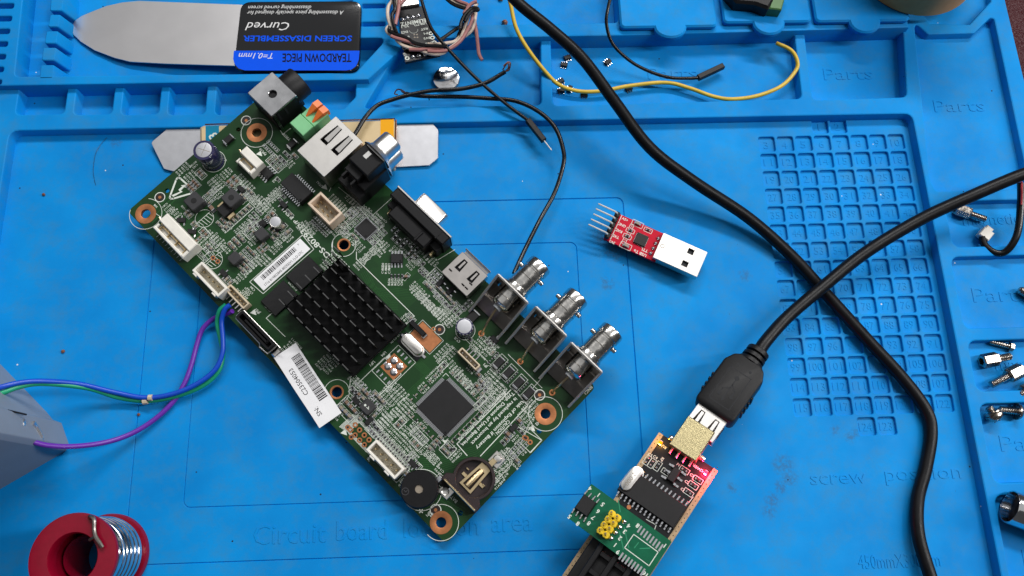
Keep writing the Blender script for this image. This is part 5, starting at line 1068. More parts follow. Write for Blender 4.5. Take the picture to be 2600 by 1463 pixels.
for t, px, py in (('4', 1498, 1241), ('1', 1520, 1257), ('5', 1530, 1281), ('6', 1518, 1299), ('7', 1506, 1314), ('8', 1495, 1329), ('5', 1446, 1312), ('8', 1467, 1330), ('4', 1596, 1336), ('3', 1586, 1350), ('2', 1574, 1367), ('1', 1562, 1384), ('8', 1619, 1335), ('1', 1688, 1386), ('9', 1569, 1402), ('16', 1637, 1458)):
    u, v = D_(px, py); sk.text(t, u, v, .03, 2.3, 160 if False else 176, bold=.03)
sk.line([D_(*p) for p in ((1609, 1357), (1671, 1402), (1648, 1437), (1586, 1391))], .3, .03, closed=True)
for ln in (((1611, 1391), (1621, 1378)), ((1625, 1393), (1650, 1392)), ((1585, 1340), (1596, 1390)), ((1573, 1350), (1583, 1395)), ((1570, 1270), (1575, 1300))): sk.line([D_(*p) for p in ln], .35, .02, mi=1)
sk.build('printed_legend', [PL['silk'], M('bright_trace', (.02,.24,.12), .3)], adp, smooth=0)['kind'] = 'stuff'
m = MB()
for s in (-1, 1):
    for k in range(4): m.box(cx+s*3.8, cy_+(k-1.5)*2.54, -10, .6, .6, 8.6)
m.build('leg', PL['gold'], adp, smooth=0)
# --- red serial adapter
r0, r1 = W(1530, 600, 6), W(1740, 690, 6); ex = r1-r0; nn = np.array([0, 0, 1.])
rf = PlaneFr(W(1552, 538, 6.0), W(1684, 591, 6)-W(1576, 543, 6), nn); R_ = rf.loc; red = thing('serial_adapter', 'red serial adapter stick with five bent pins and bare metal plug', 'adapter stick', matrix=rf.mat())
a, b, c = R_(1576, 545), R_(1534, 607), R_(1655, 661); bx0 = min(a[0], b[0])-.3; bx1 = R_(1684, 591)[0]+2; by1, by0 = a[1], b[1]
m = MB(); m.plate([rrect(bx0, by0, bx1, by1, .2, 1)], -1.5, 0); m.build('board_panel', M('red_solder_mask', (.50,.001,.022), .36, var=.1, spec=.15), red, smooth=0)
z = 2.3; q = [R_(x, y, z) for x, y in ((1684, 591), (1799, 641), (1768, 702), (1658, 654))]; px0, px1 = (q[0][0]+q[3][0])/2, (q[1][0]+q[2][0])/2; py1, py0 = (q[0][1]+q[1][1])/2, (q[2][1]+q[3][1])/2
m = MB(); wins = []
for x, y in ((1754, 639), (1739, 670)): u, v = R_(x, y, z); wins.append(rrect(u-1.3, v-1.2, u+1.3, v+1.2, .1, 1))
m.plate([rrect(px0, py0, px1, py1, .3, 2)]+wins, z-.35, z, bev=.1); m.box((px0+px1)/2, (py0+py1)/2, z-4.6, px1-px0, py1-py0, .35)
for y in (py0+.2, py1-.2): m.box((px0+px1)/2, y, z-4.4, px1-px0-.05, .4, 4.15)
m.box(px0+.2, (py0+py1)/2, z-4.4, .3, py1-py0-.9, 4.1); m.ring(*R_(1682, 625, z), .8, .25, z+.02, 16, 1)
pg = m.build('usb_plug', [PL['tin'], PL['capgrey']], red); m = MB(); m.box((px0+px1)/2, (py0+py1)/2, z-4.2, px1-px0-.9, py1-py0-.9, 3.1); m.build('plug_core', PL['hole'], pg)
hx, hy0, hy1 = R_(1553, 576, 2)[0], R_(1540, 602, 2)[1], R_(1570, 545, 2)[1]; first = None; m = MB()
hxx = R_(1554, 574, 1.2)[0]
for k in range(5):
    y = by0+1.5+k*(by1-by0-3)/4; m.prism([(hxx+1.2*a, y+1.25*b) for a, b in ((-1, -.6), (-.6, -1), (.6, -1), (1, -.6), (1, .6), (.6, 1), (-.6, 1), (-1, .6))], -.0, 2.5, .2)
hb_ = m.build('pin_block', PL['black'], red, smooth=0)
for k in range(5):
    y = by0+1.5+k*(by1-by0-3)/4
    if first is None: m = MB(); m.tube([(0, 0, .2), (-.4, 0, 3.4), (-1.2, 0, 4.0), (-9.3, 0, 4.3), (-9.6, 0, 4.3)], [.42, .42, .42, .42, .25], 8); first = m.build('pin', PL['pinmetal'], red); d = first
    else: d = dup(first, red)
    d.location = Vector((hxx, y, 0))*K
u, v = R_(1628, 608, .9); m = MB(); m.box(u, v, .05, 5.2, 5.2, .9, bev=.1)
for k in range(7):
    for s in (-1, 1): m.box(u+(k-3)*.65, v+s*2.6, .03, .3, .5, .3, mi=1); m.box(u+s*2.6, v+(k-3)*.65, .03, .5, .3, .3, mi=1)
m.build('bridge_chip', [PL['chip'], PL['solder']], red, smooth=0); sk = MB()
for p, r, s, k in (((1619, 568), 0, 1.5, 'capg'), ((1589, 624), 0, 1.5, 'capg'), ((1601, 585), 0, 1.1, 'res'), ((1593, 600), 0, 1.1, 'res'), ((1603, 576), 90, .9, 'pad'), ((1597, 593), 90, .9, 'pad'), ((1586, 611), 90, .9, 'pad'), ((1646, 584), 0, 1.1, 'res')): smd2(rf, red, *p, r, s, k, sk)
for k, t in enumerate(('+5V', 'GND', 'RXD', 'TXD', '3V3')): u, v = R_(1587-k*8.2, 557+k*14.5); sk.text(t, u, v, .03, 1.7, 180, bold=.02)
for t, px, py in (('USB To', 1625, 643), ('TTL', 1636, 635)): u, v = R_(px, py); sk.text(t, u, v, .03, 1.9, 180, bold=.02)
sk.line([R_(1579, 547), R_(1550, 608)], .3, .03); sk.build('printed_legend', PL['silk'], red, smooth=0)['kind'] = 'stuff'
joints(rf, red, [(1671-k*6.5, 606+k*12.5) for k in range(4)], .95, .9); m = MB(); m.box((bx0+bx1)/2+4, (by0+by1)/2, -6.0, 4, 8, 4.4); m.build('plug_tail', PL['black'], red)
# --- battery pouch and aluminium plate below the board
def tz(py, a, za, b, zb): return za+(zb-za)*(py-a)/(b-a)
def slabpx(name, pts, zf, th, m_, label=None, cat=None, r=2.0, parent=None, bev=.4):
    P = [W(x, y, zf(x, y)) for x, y in pts]; nrm = np.array([0., 0, 0])
    for i in range(1, len(P)-1): nrm += np.cross(P[i]-P[0], P[i+1]-P[0])
    if nrm[2] < 0: nrm = -nrm
    nrm /= np.linalg.norm(nrm); f = PlaneFr(sum(P)/len(P), P[1]-P[0], nrm); L2 = ccw([(float((p-f.o)@f.x), float((p-f.o)@f.y)) for p in P]); L2 = roundpoly(L2, r, 4)
    m = MB(); m.rings([[(x, y, -th) for x, y in offset(L2, -bev*.5)], [(x, y, -th+bev*.5) for x, y in L2], [(x, y, -bev) for x, y in L2], [(x, y, 0) for x, y in offset(L2, -bev)]])
    o = m.build(name, m_); o.matrix_world = f.mat()
    if label: tag(o, label, cat)
    return o, f
pz = lambda x, y: tz(y, 428, 1.5, 312, 3.8)
slabpx('metal_plate', [(383, 362), (428, 324), (1094, 309), (1113, 330), (1112, 402), (1090, 420), (1000, 425), (440, 435), (416, 429)], pz, 1.0, PL['alu'], 'flat scratched aluminium plate lying under the pouch battery and board', 'metal plate', 1.6, bev=.15)
def kapton():
    m = bpy.data.materials.new('amber_tape'); m.use_nodes = True; b = m.node_tree.nodes['Principled BSDF']; b.inputs['Base Color'].default_value = (.80, .36, .0, 1); b.inputs['Roughness'].default_value = .35; b.inputs['Specular IOR Level'].default_value = .2; return m
bz = lambda x, y: tz(y, 428, 7.4, 304, 8.4)
bo, bff = slabpx('pouch_battery', [(506, 322), (516, 317), (1000, 302), (1006, 308), (1002, 425), (560, 436), (508, 430)], bz, 5.0, M('cream_pouch', (.62,.47,.26), .3, var=.06, scale=1.5, bump=.1, bscale=3, coat=.2), 'cream pouch battery with amber tape end wedged under the board', 'battery', 1.0, bev=1.0)
for name, pts, m_, zz in (('amber_tape', [(966, 303.5), (1000, 302.5), (999, 424), (966, 424)], kapton(), .05), ('blue_print', [(522, 320), (556, 319), (556, 428), (522, 428)], M('teal_print', (.004,.20,.35), .5, var=.05, spec=.15), .04)):
    m = MB(); P = [bff.loc(x, y, zz) for x, y in pts]; m.prism(P, -.8, zz); 
    if name == 'blue_print':
        for t, px, py in (('3', 541, 345), ('0', 541, 364), ('6', 541, 384)): u, v = bff.loc(px, py, zz); m.text(t, u, v, zz+.03, 5.6, 92, 1, bold=.02)
    o = m.build(name, [m_, PL['silk']], bo, smooth=0)
m = MB(); P = [bff.loc(x, y, .3) for x, y in ((520, 315.5), (1003, 301))]; m.tube([(*P[0], .0), (*P[1], .0)], .3, 6); P = [bff.loc(x, y, .3) for x, y in ((1005, 303), (1003, 424))]; m.tube([(*P[0], -.3), (*P[1], -.3)], .4, 6); m.build('folded_seam', PL['copperwire'], bo)
# --- screen opening tool
sz = lambda x, y: .2+(x-178)/(918-178)*9.0
bl = [(180, 70), (190, 52), (208, 40), (232, 30), (270, 15), (310, 6), (352, 2), (618, 12), (618, 168), (420, 162), (330, 157), (290, 147), (240, 128), (205, 106), (186, 88)]
to, tf_ = slabpx('opening_tool', bl, sz, .5, M('worn_steel_blade', (.76,.74,.74), .33, 1, var=.05, scale=.5, bump=.10, bscale=1.1), 'steel pry blade with black and blue printed handle in the top tray', 'opening tool', .8, bev=.12)
m = MB(); P = [tf_.loc(x, y, 1.3) for x, y in ((612, 4), (918, 2), (911, 180), (592, 180))]; po = roundpoly(ccw(P), 5.0, 6); m.rings([[(x, y, z_) for x, y in offset(po, e)] for z_, e in ((-1.3, -.5), (-.9, 0), (.9, 0), (1.25, -.3), (1.32, -.9))])
gl = bpy.data.materials.new('glossy_black_film'); gl.use_nodes = True; b = gl.node_tree.nodes['Principled BSDF']; b.inputs['Base Color'].default_value = (.006, .006, .007, 1); b.inputs['Roughness'].default_value = .10
_n2 = gl.node_tree.nodes.new('ShaderNodeTexNoise'); _n2.inputs['Scale'].default_value = .8; _b2 = gl.node_tree.nodes.new('ShaderNodeBump'); _b2.inputs['Strength'].default_value = .25; _tc = gl.node_tree.nodes.new('ShaderNodeTexCoord'); gl.node_tree.links.new(_tc.outputs['Object'], _n2.inputs['Vector']); gl.node_tree.links.new(_n2.outputs['Fac'], _b2.inputs['Height']); gl.node_tree.links.new(_b2.outputs[0], b.inputs['Normal'])
hn = m.build('handle', gl, to)
BL = M('printed_blue', (.0,.085,.80), .6, var=.02, spec=.12); m = MB(); T_ = lambda x, y: tf_.loc(x, y, 1.35)
lowc = [T_(x, y) for x, y in ((594, 129), (913, 129), (911, 152), (904, 168), (892, 177), (878, 179), (622, 179), (606, 174), (596, 163), (592, 150))]; m.prism(lowc, 1.30, 1.36); m.build('blue_band', BL, to, smooth=0)
PW = M('print_white', (.72,.72,.72), .5, var=.02); d = np.array(T_(900, 100))-np.array(T_(600, 100)); rot_ = math.degrees(math.atan2(d[1], d[0]))+180
for t, xa, xb_, y, mi, sh, hgt in (('TEARDOWN PIECE', 716, 893, 147, 2, -.12, 5.0), ('T=0.1mm', 606, 693, 142, 0, .25, 3.4), ('SCREEN DISASSEMBLER', 617, 893, 98, 1, .0, 3.4), ('Curved', 623, 734, 67, 0, .25, 5.0), ('A disassembling piece specially designed for', 627, 872, 31, 0, .25, 2.4), ('disassembling curved screen', 630, 790, 18, 0, .25, 2.4)):
    u, v = T_((xa+xb_)/2, y); wd = np.linalg.norm(np.array(T_(xb_, y))-np.array(T_(xa, y))); m = MB(); m.text(t, u, v, 1.39, hgt*1.25, rot_, 0, width=wd, bold=.02 if mi else .0, shear=sh)
    m.build('printed_line', [(PW, BL, PL['ink'])[mi]], to, smooth=0)
# --- solder spool
sp = thing('solder_spool', 'red spool of shiny solder wire standing at the bottom left', 'solder spool', tuple(W(275, 1405, 0))); bpy.context.view_layer.update()
so_ = W(275, 1408, 0); top = W(188, 1419, 29); ax = top-so_; so_, ax = np.array(so_), np.array([0, 0, 1.]); cx0, cy0 = (so_[0]+top[0])/2, (so_[1]+top[1])/2
H_ = 29.5; Rf = abs(W(303, 1405, H_)[0]-W(75, 1425, H_)[0])/2
RED = M('red_spool_plastic', (.22,.002,.017), .26, var=.08, spec=.4)
m = MB(); m.lathe([(Rf*.55, H_-6), (Rf*.54, H_-.8), (Rf*.57, H_-.1), (Rf*.9, H_), (Rf-.3, H_-.15), (Rf, H_-.7), (Rf-.1, H_-1.8), (Rf*.6, H_-2.2), (Rf*.6, 3.2), (Rf*.97, 2.8), (Rf, 2.0), (Rf, .6), (Rf-.5, 0), (Rf*.5, 0), (Rf*.5, 20)], (cx0, cy0, 0), (0, 0, 1), 56, cap=False); world_child(m.build('spool_body', RED), sp)
m = MB(); turns = []
for k in range(21): turns.append((H_-2.6-k*1.15, Rf*.93-(1.2 if k in (6, 7) else .0)-.25*(k % 3)))
for zz, rr in turns: m.lathe([(rr-.9, zz-.56), (rr-.25, zz-.45), (rr, zz), (rr-.25, zz+.45), (rr-.9, zz+.56)], (cx0, cy0, 0), (0, 0, 1), 56, cap=False)
m.lathe([(Rf*.86, 3), (Rf*.86, H_-2.4)], (cx0, cy0, 0), (0, 0, 1), 40, cap=False); world_child(m.build('solder_coil', PL['chrome']), sp)
m = MB(); m.tube(spline([W(*p) for p in ((243, 1325, 27), (228, 1312, 30.5), (238, 1318, 31.5), (239, 1345, 31.2), (243, 1363, 31.2), (252, 1377, 31.2), (260, 1390, 30.8))], 5), .75, 8); m.tube([W(243, 1363, 31.0), W(236, 1366, 31), W(228, 1371, 30)], .6, 8); world_child(m.build('loose_end', M('dull_solder_wire', (.30,.28,.26), .35, 1)), sp)
# --- tall grey blue case at the left edge
GB = M('grey_blue_plastic', (.215,.25,.30), .5, var=.05, scale=.8, bump=.04)
b0, b1, b2 = W(-120, 800, 0), W(176, 1134, 0), W(-120, 1312, 0); n1 = b1-b0; n1 /= np.linalg.norm(n1); n2 = b2-b1; n2 /= np.linalg.norm(n2)
m = MB(); cor = [b0[:2], W(118, 1046, 0)[:2], W(134, 1066, 0)[:2], W(156, 1074, 0)[:2], W(176, 1132, 0)[:2], W(166, 1146, 0)[:2], b2[:2], (b2+(b0-b1))[:2]]
m.prism(roundpoly([tuple(p) for p in cor], .8, 3), 0, 62, 1.0); bx = m.build('plastic_case', GB, rebase=True); tag(bx, 'tall grey-blue plastic case with bent metal clips at left edge', 'case')
bpy.context.view_layer.update()
for pts in (((52, 1070, 30), (58, 1085, 28), (50, 1080, 31)), ((82, 1074, 24), (90, 1084, 22), (104, 1112, 20), (100, 1122, 20), (90, 1118, 21))):
    m = MB(); P = [W(*p) for p in pts]; m.tube(spline(P, 4), 1.0 if len(pts) > 3 else 1.6, 8); world_child(m.build('metal_clip', PL['tin']), bx)
m = MB(); m.tube([W(20, 1042, 37), W(67, 1053, 30)], .35, 6); world_child(m.build('slot', PL['hole']), bx)
# --- thin wires
bw = bf.o; PUR, GRN, BLU = M('purple_wire', (.13,.025,.36), .38, var=.05), M('green_wire', (.01,.34,.17), .36, var=.05), M('blue_wire', (.005,.07,.52), .36, var=.05)
wire('signal_wire', [(573, 775, 10), (558, 789, 9), (552, 820, 6), (560, 860, 4.5), (566, 900, 3.5), (553, 945, 3), (510, 982, 2.6), (440, 1008, 2.6), (370, 1018, 2.8), (300, 1009, 4), (220, 985, 9), (110, 974, 18), (50, 982, 22), (0, 1000, 25), (-60, 1020, 26)], 1.05, GRN, 'green wire soldered to the board and looping to the left edge', 'wire', 'coloured wires soldered to the board', 10)
wire('signal_wire', [(584, 775, 10.5), (571, 786, 10), (563, 815, 8), (566, 860, 7), (564, 900, 6), (545, 940, 5), (500, 975, 4.6), (440, 1000, 4.4), (370, 1010, 4.4), (290, 996, 6), (200, 975, 11), (110, 968, 19), (50, 972, 23), (0, 984, 26), (-60, 1000, 27)], 1.05, BLU, 'blue wire running alongside the green wire to the left edge', 'wire', 'coloured wires soldered to the board', 10)
wire('signal_wire', [(590, 790, 9), (575, 798, 7), (545, 808, 4), (515, 835, 2.6), (500, 875, 2), (488, 920, 1.8), (470, 970, 1.7), (440, 1020, 1.8), (390, 1067, 2.2), (330, 1103, 4), (260, 1125, 8), (170, 1134, 16), (90, 1124, 24), (30, 1085, 29), (0, 1062, 31), (-50, 1020, 34)], 1.05, PUR, 'purple wire curving below the green and blue wires', 'wire', 'coloured wires soldered to the board', 10)
m = MB(); m.tube([W(375, 1018, 3.6), W(363, 1020, 3.6)], 1.3, 8); m.tube([W(387, 1010, 5.2), W(377, 1007, 5.4)], 1.3, 8) if False else None
tag(m.build('tape_marker', PL['cream'], rebase=True), 'tiny cream tape marker wrapped round the green wire', 'marker'); m = MB(); m.tube([W(387, 1010, 4.9), W(377, 1010, 4.9)], 1.3, 8); tag(m.build('tape_marker', PL['cream'], rebase=True), 'tiny cream tape marker wrapped round the blue wire', 'marker')
wire('jumper_wire', [(1285, -30, 16), (1296, 10, 16), (1310, 70, 13), (1340, 125, 10.5), (1384, 182, 6.5), (1420, 216, 3.2), (1470, 232, 2.2), (1530, 231, 2.2), (1600, 218, 2.4), (1690, 210, 2.4), (1750, 224, 2.2), (1810, 245, 2.2), (1860, 252, 2.6), (1925, 243, 3), (1985, 218, 4), (2020, 180, 5), (2024, 155, 6.5), (2008, 128, 7.5), (1972, 110, 5)], .95, M('yellow_wire', (.62,.42,.035), .42, var=.1, scale=2), 'yellow wire snaking across the parts tray', 'wire', None, 10)
def dupont(px0, py0, z0, px1, py1, z1, wpts, label, pin=False, r=.8):
    t = thing('jumper_lead', label, 'jumper lead', tuple(W(px0, py0, z0))); bpy.context.view_layer.update()
    m = MB(); m.tube(spline([W(*p) for p in wpts], 8), r, 10); world_child(m.build('wire', PL['wire']), t)
    A_, B_ = W(px0, py0, z0), W(px1, py1, z1); f = PlaneFr(A_, B_-A_, np.array([0, 0, 1.])); Ln = np.linalg.norm(B_-A_)
    m = MB(); m.box(Ln/2, 0, -1.25, Ln, 2.5, 2.5, bev=.25); m.box(Ln*.28, 0, 1.2, .5, .5, .12) ; o = m.build('plug_housing', PL['black']); o.matrix_world = f.mat(); bpy.context.view_layer.update(); world_child(o, t)
    if pin: m = MB(); m.tube([(Ln, 0, 0), (Ln+5.4, 0, 0), (Ln+5.9, 0, 0)], [.34, .34, .18], 8); o = m.build('pin', PL['pinmetal']); o.matrix_world = f.mat(); bpy.context.view_layer.update(); world_child(o, t)
    return t
dupont(1340, 305, 7.0, 1378, 365, 3.0, [(1062, -30, 22), (1076, 20, 20), (1094, 70, 17.5), (1125, 110, 15), (1180, 170, 12.5), (1230, 218, 11), (1290, 268, 9), (1341, 306, 7)], 'black jumper lead with exposed pin crossing the tray edge', True)
dupont(1772, 198, 3.2, 1838, 164, 4.5, [(1560, -40, 24), (1544, 20, 22), (1540, 62, 19), (1556, 112, 14), (1600, 155, 8), (1650, 182, 5), (1700, 197, 4), (1745, 199, 3.4), (1773, 198, 3.2)], 'black jumper lead with empty socket end beside yellow wire', False)
def stripped(pts, frays, label, r=1.0):
    t = thing('stripped_wire', label, 'wire', tuple(W(*pts[0]))); bpy.context.view_layer.update(); m = MB(); m.tube(spline([W(*p) for p in pts], 8), r, 10); world_child(m.build('sheath', PL['wire']), t)
    m = MB()
    for f in frays: m.tube(spline([W(*p) for p in f], 5), .32, 6)
    world_child(m.build('bare_strands', PL['copperwire']), t); return t
stripped([(885, 360, 12), (903, 338, 12), (928, 298, 12), (958, 268, 11.5), (1000, 252, 11), (1045, 240, 11), (1100, 230, 11), (1170, 226, 11), (1230, 212, 11), (1270, 190, 11.5), (1283, 182, 12)],
  [((1283, 182, 12), (1292, 178, 12.5), (1296, 162, 14), (1290, 158, 14), (1278, 168, 13)), ((1284, 181, 12), (1291, 172, 13), (1289, 160, 14), (1276, 178, 12))], 'short black wire with bare copper hook beside coin cell')
stripped([(1030, 238, 6), (1050, 242, 6.5), (1090, 245, 7), (1170, 246, 7.5), (1240, 250, 8), (1310, 257, 9), (1370, 285, 9.5), (1410, 325, 9.5), (1430, 380, 9), (1430, 420, 8), (1408, 490, 6.5), (1370, 560, 8), (1330, 640, 12), (1305, 695, 14)],
  [((1032, 238, 6), (1020, 229, 6), (1008, 228, 5), (1002, 238, 4), (1010, 241, 3)), ((1035, 240, 6), (1024, 236, 5), (1018, 230, 5)), ((1034, 239, 6), (1028, 248, 4), (1020, 250, 3)), ((1088, 247, 5), (1090, 254, 3))], 'long black wire looping from frayed end to first coax socket')
# --- wrapped serial board and its wire bundle
ef = PlaneFr(W(1040, 90, 10), W(1112, 140, 10)-W(1030, 157, 10), np.array([.02, .12, .99])); E_ = ef.loc
el = thing('serial_board', 'small black serial board bundled in pink, cream and black wires', 'serial board', matrix=ef.mat()); q = [E_(*p) for p in ((1009, 26), (1072, 15), (1117, 139), (1029, 158))]
m = MB(); m.prism(q, -1.6, 0); m.build('board_panel', BM, el, smooth=0); sk = MB()
for t, px, py, s, wd in (('ELEMENTZ', 1049, 57, 2.9, 12.0), ('USB-TTL', 1066, 62, 1.7, 6.2), ('V1.1', 1029, 68, 1.7, 3.6), ('RST', 1077, 74, 1.7, 3.2), ('P1', 1081, 85, 1.7, 1.8), ('5V5', 1084, 97, 1.7, 3.2), ('5V5', 1089, 110, 1.7, 3.2), ('DC2', 1027, 82, 1.7, 3.2), ('L', 1037, 94, 1.5, .8)): u, v = E_(px, py); sk.text(t, u, v, .03, s, 180, width=wd, bold=.015)
u, v = E_(1029, 140); sk.text('DTR', u, v, .03, 1.7, 105)
for p in ((1098, 96), (1103, 108), (1094, 85), (1034, 148), (1027, 123)): u, v = E_(*p); sk.ring(u, v, .85, .45, .03, 14)
sk.ring(*E_(1050, 76), 2.0, .12, .02, 16, 0, 180, 360)
sk.build('printed_legend', PL['silk'], el, smooth=0)['kind'] = 'stuff'; joints(ef, el, ((1022, 50), (1035, 47), (1049, 45), (1063, 41), (1049, 145), (1064, 142), (1079, 139)), 1.1, 1.0)
m = MB(); q = [E_(*p) for p in ((1016, 24), (1065, 16), (1056, -40), (1006, -32))]; m.prism(q, -2.4, 1.6, .2); m.build('usb_plug', PL['tin'], el)
m = MB()
for p in ((1052, 88), (1059, 88), (1053, 95), (1060, 95)): u, v = E_(*p); m.disc(u, v, .45, .03, 8)
m.build('plated_hole', PL['capgrey'], el, smooth=0)
Z = lambda L, z: [(960+x/7.627, y/7.627, z+dz) for x, y, *d in L for dz in (d[0] if d else 0,)]
PNK, CRM = M('pink_wire', (.36,.15,.14), .45, var=.08), M('cream_wire', (.68,.56,.46), .45, var=.08)
def bundle(name, m_, label, paths, r=.85):
    mb = MB()
    for L, z in paths: mb.tube(spline([W(*p) for p in Z(L, z)], 6), r, 8)
    o = mb.build(name, m_, rebase=True); return tag(o, label, 'wire', 'wires wrapped round the small serial board')
bundle('bundle_wire', CRM, 'cream wire coiled round the small black serial board', [([(250, -260), (270, 0), (200, 130), (185, 280), (225, 450), (290, 600)], 14), ([(370, -240), (372, 0), (345, 150), (330, 260)], 13), ([(215, 500), (165, 580), (220, 665), (380, 705), (520, 765), (640, 830)], 13), ([(350, 770), (460, 870), (600, 925), (780, 960), (900, 1010), (1080, 1052), (1250, 1030), (1400, 930), (1560, 800), (1650, 620), (1720, 420), (1790, 230), (1900, 100), (1915, 85)], 13), ([(960, 858), (1150, 860), (1330, 840), (1480, 808), (1580, 720)], 12), ([(1680, 700), (1800, 600), (1860, 450), (1890, 250), (1880, 150)], 11), ([(1330, -60), (1480, 40), (1620, 95), (1700, 130)], 15)])
bundle('bundle_wire', PNK, 'dusty pink wire coiled round the serial board, one free tail', [([(420, -240), (410, 0), (395, 180), (360, 350), (330, 480)], 15), ([(560, -60), (470, 40), (420, 90)], 15), ([(250, 700), (330, 735), (520, 790), (740, 850)], 14.5), ([(600, 960), (800, 965), (950, 945), (1150, 935), (1280, 940)], 14), ([(960, 990), (1120, 1000), (1300, 985), (1450, 910), (1590, 800), (1700, 640), (1800, 440), (1830, 300)], 14), ([(1400, -80), (1550, 20), (1740, 100), (1690, 200), (1670, 260), (1760, 120), (1850, 50), (1915, 40)], 16), ([(1820, 200), (1860, 380), (1900, 600), (1930, 850), (1950, 1030), (1985, 1120), (2015, 1165)], 10)])
bundle('bundle_wire', PL['wire'], 'black wire coiled round the small serial board', [([(300, -240), (305, 0), (325, 180), (270, 300), (300, 480), (360, 640)], 15.5), ([(225, 520), (215, 590), (330, 650), (560, 740), (700, 830), (900, 880), (1200, 895), (1330, 900)], 15), ([(1215, 770), (1400, 640), (1600, 505)], 13), ([(1580, 560), (1620, 400), (1700, 260), (1820, 160), (1920, 165), (1930, 200), (1830, 210), (1740, 300), (1680, 420)], 16.5), ([(1280, -60), (1420, 60), (1560, 130), (1700, 170)], 16.5), ([(1540, 790), (1560, 680), (1640, 520), (1750, 330)], 11), ([(470, 820), (700, 930), (1000, 960), (1290, 965)], 12.5)])
# --- coin cell
cc = W(1133, 199, 1.2); m = MB(); m.lathe([(5.2, 0), (6.0, .2), (6.3, .7), (6.3, 1.9), (6.05, 2.15), (5.6, 2.2)], (cc[0], cc[1], FT), (0, 0, 1), 44); o = m.build('coin_cell', PL['chrome'], rebase=True); tag(o, 'round shiny coin cell lying in the tray beside black wires', 'coin cell')
m = MB(); m.text('+', -.2, -.4, 0, 2.2, 180); m.text('CR1220', .6, -1.8, 0, 1.5, 192, width=5.2); m.text('LITHIUM CELL', .2, -3.2, 0, 1.2, 192, width=6.0); m.ring(-1.2, 1.6, 1.7, .14, 0, 20); c2_ = m.build('engraving', PL['darkmetal'], o, smooth=0); c2_.location = (0, 0, .2225)
# --- loose chips in the parts tray
chip = None
for k, (px, py, rz, lab) in enumerate(((1441, 147, 20, 'loose tiny chip at top left of the tray, above its twin'), (1432, 165, -12, 'loose tiny chip just below the topmost chip in the tray'), (1543, 158, 40, 'lone loose tiny chip right of the thick cable in the tray'), (1423, 207, 30, 'loose tiny chip touching the yellow wire from above'), (1424, 231, 15, 'loose tiny chip left of centre below the yellow wire'), (1446, 226, 65, 'loose tiny chip partly under the yellow wire bend'), (1483, 242, 0, 'loose tiny chip below the yellow wire near the thick cable'), (1596, 226, 25, 'loose tiny chip beneath the yellow wire right of the cable'))):
    if chip is None:
        m = MB(); m.box(0, 0, .1, 2.9, 1.7, 1.1, bev=.15); mm = m.build('body', PL['chip'], None, smooth=0); t = thing('loose_chip', lab, 'loose chip', (0, 0, 0), 'tiny loose chips in the parts tray'); mm.parent = t
        leg = None
        for i in range(3):
            for s in (-1, 1):
                if leg is None: m = MB(); m.box(0, 0, 0, .42, .9, .3, bev=.08); leg = m.build('leg', PL['solder'], t, smooth=0); d = leg
                else: d = dup(leg, t)
                d.location = Vector(((i-1)*.95, s*1.2, 0))*K
        chip = t; e = t
    else:
        e = dup(chip); e['label'] = lab
        for ch in list(chip.children): c3 = ch.copy(); C.objects.link(c3); c3.parent = e
    e.location = Vector(W(px, py, FT+.5)-np.array([0, 0, .5]))*K; e.rotation_euler = (0, 0, math.radians(rz)); e.scale = (1.15, 1.15, 1.15)
# --- screws and stand-offs in the right hand trays
def hexp(r, a=0): return [(r*math.cos(a+math.pi*i/3), r*math.sin(a+math.pi*i/3)) for i in range(6)]
def lay(px0, py0, px1, py1, z): A_, B_ = W(px0, py0, z), W(px1, py1, z); return PlaneFr(A_, B_-A_, np.array([0, 0, 1.])), float(np.linalg.norm(B_-A_))
def threads(m, x0, x1, r, p=.75):
    pr = [(r*.8, x0)]; x = x0
    while x < x1: pr += [(r, x+p*.25), (r, x+p*.4), (r*.8, x+p*.75)]; x += p
    pr.append((r*.6, x1+.3)); m.lathe(pr, (0, 0, 0), (1, 0, 0), 14)
def standoff(px0, py0, px1, py1, label, hexl=.5, r=3.0, flip=False):
    f, L = lay(px0, py0, px1, py1, FL+r*.95); t = thing('hex_standoff', label, 'standoff', group='screws and standoffs in the right trays', matrix=f.mat()); m = MB(); h = L*hexl
    hx_ = hexp(r); m.rings([[(x, y*s, z*s) for y, z in hx_] for x, s in ((0, .86), (.5, 1), (h-.5, 1), (h, .86))], cap0=False); m.rings([[(x, y, z) for y, z in hexp(r*q)] for x, q in ((0, .86), (0, .55))], cap0=False, cap1=False)
    m.rings([[(x, y, z) for y, z in circ(0, 0, r*.5, 6)] for x in (h*.8, 0)], cap0=True, cap1=False); m.build('hex_body', PL['steel'], t, smooth=25)
    m = MB(); threads(m, h, L, r*.52); m.build('thread', PL['steel'], t); return t
standoff(2425, 530, 2500, 556, 'hex standoff half hidden below the thick cable', .5, 2.9)
standoff(2492, 918, 2566, 905, 'hex standoff with dark open bore facing left', .55, 3.1)
standoff(2594, 938, 2518, 976, 'hex standoff with its thread pointing lower left', .46, 3.2)
standoff(2640, 975, 2588, 1002, 'hex standoff cut off by the right photo edge', .8, 3.1)
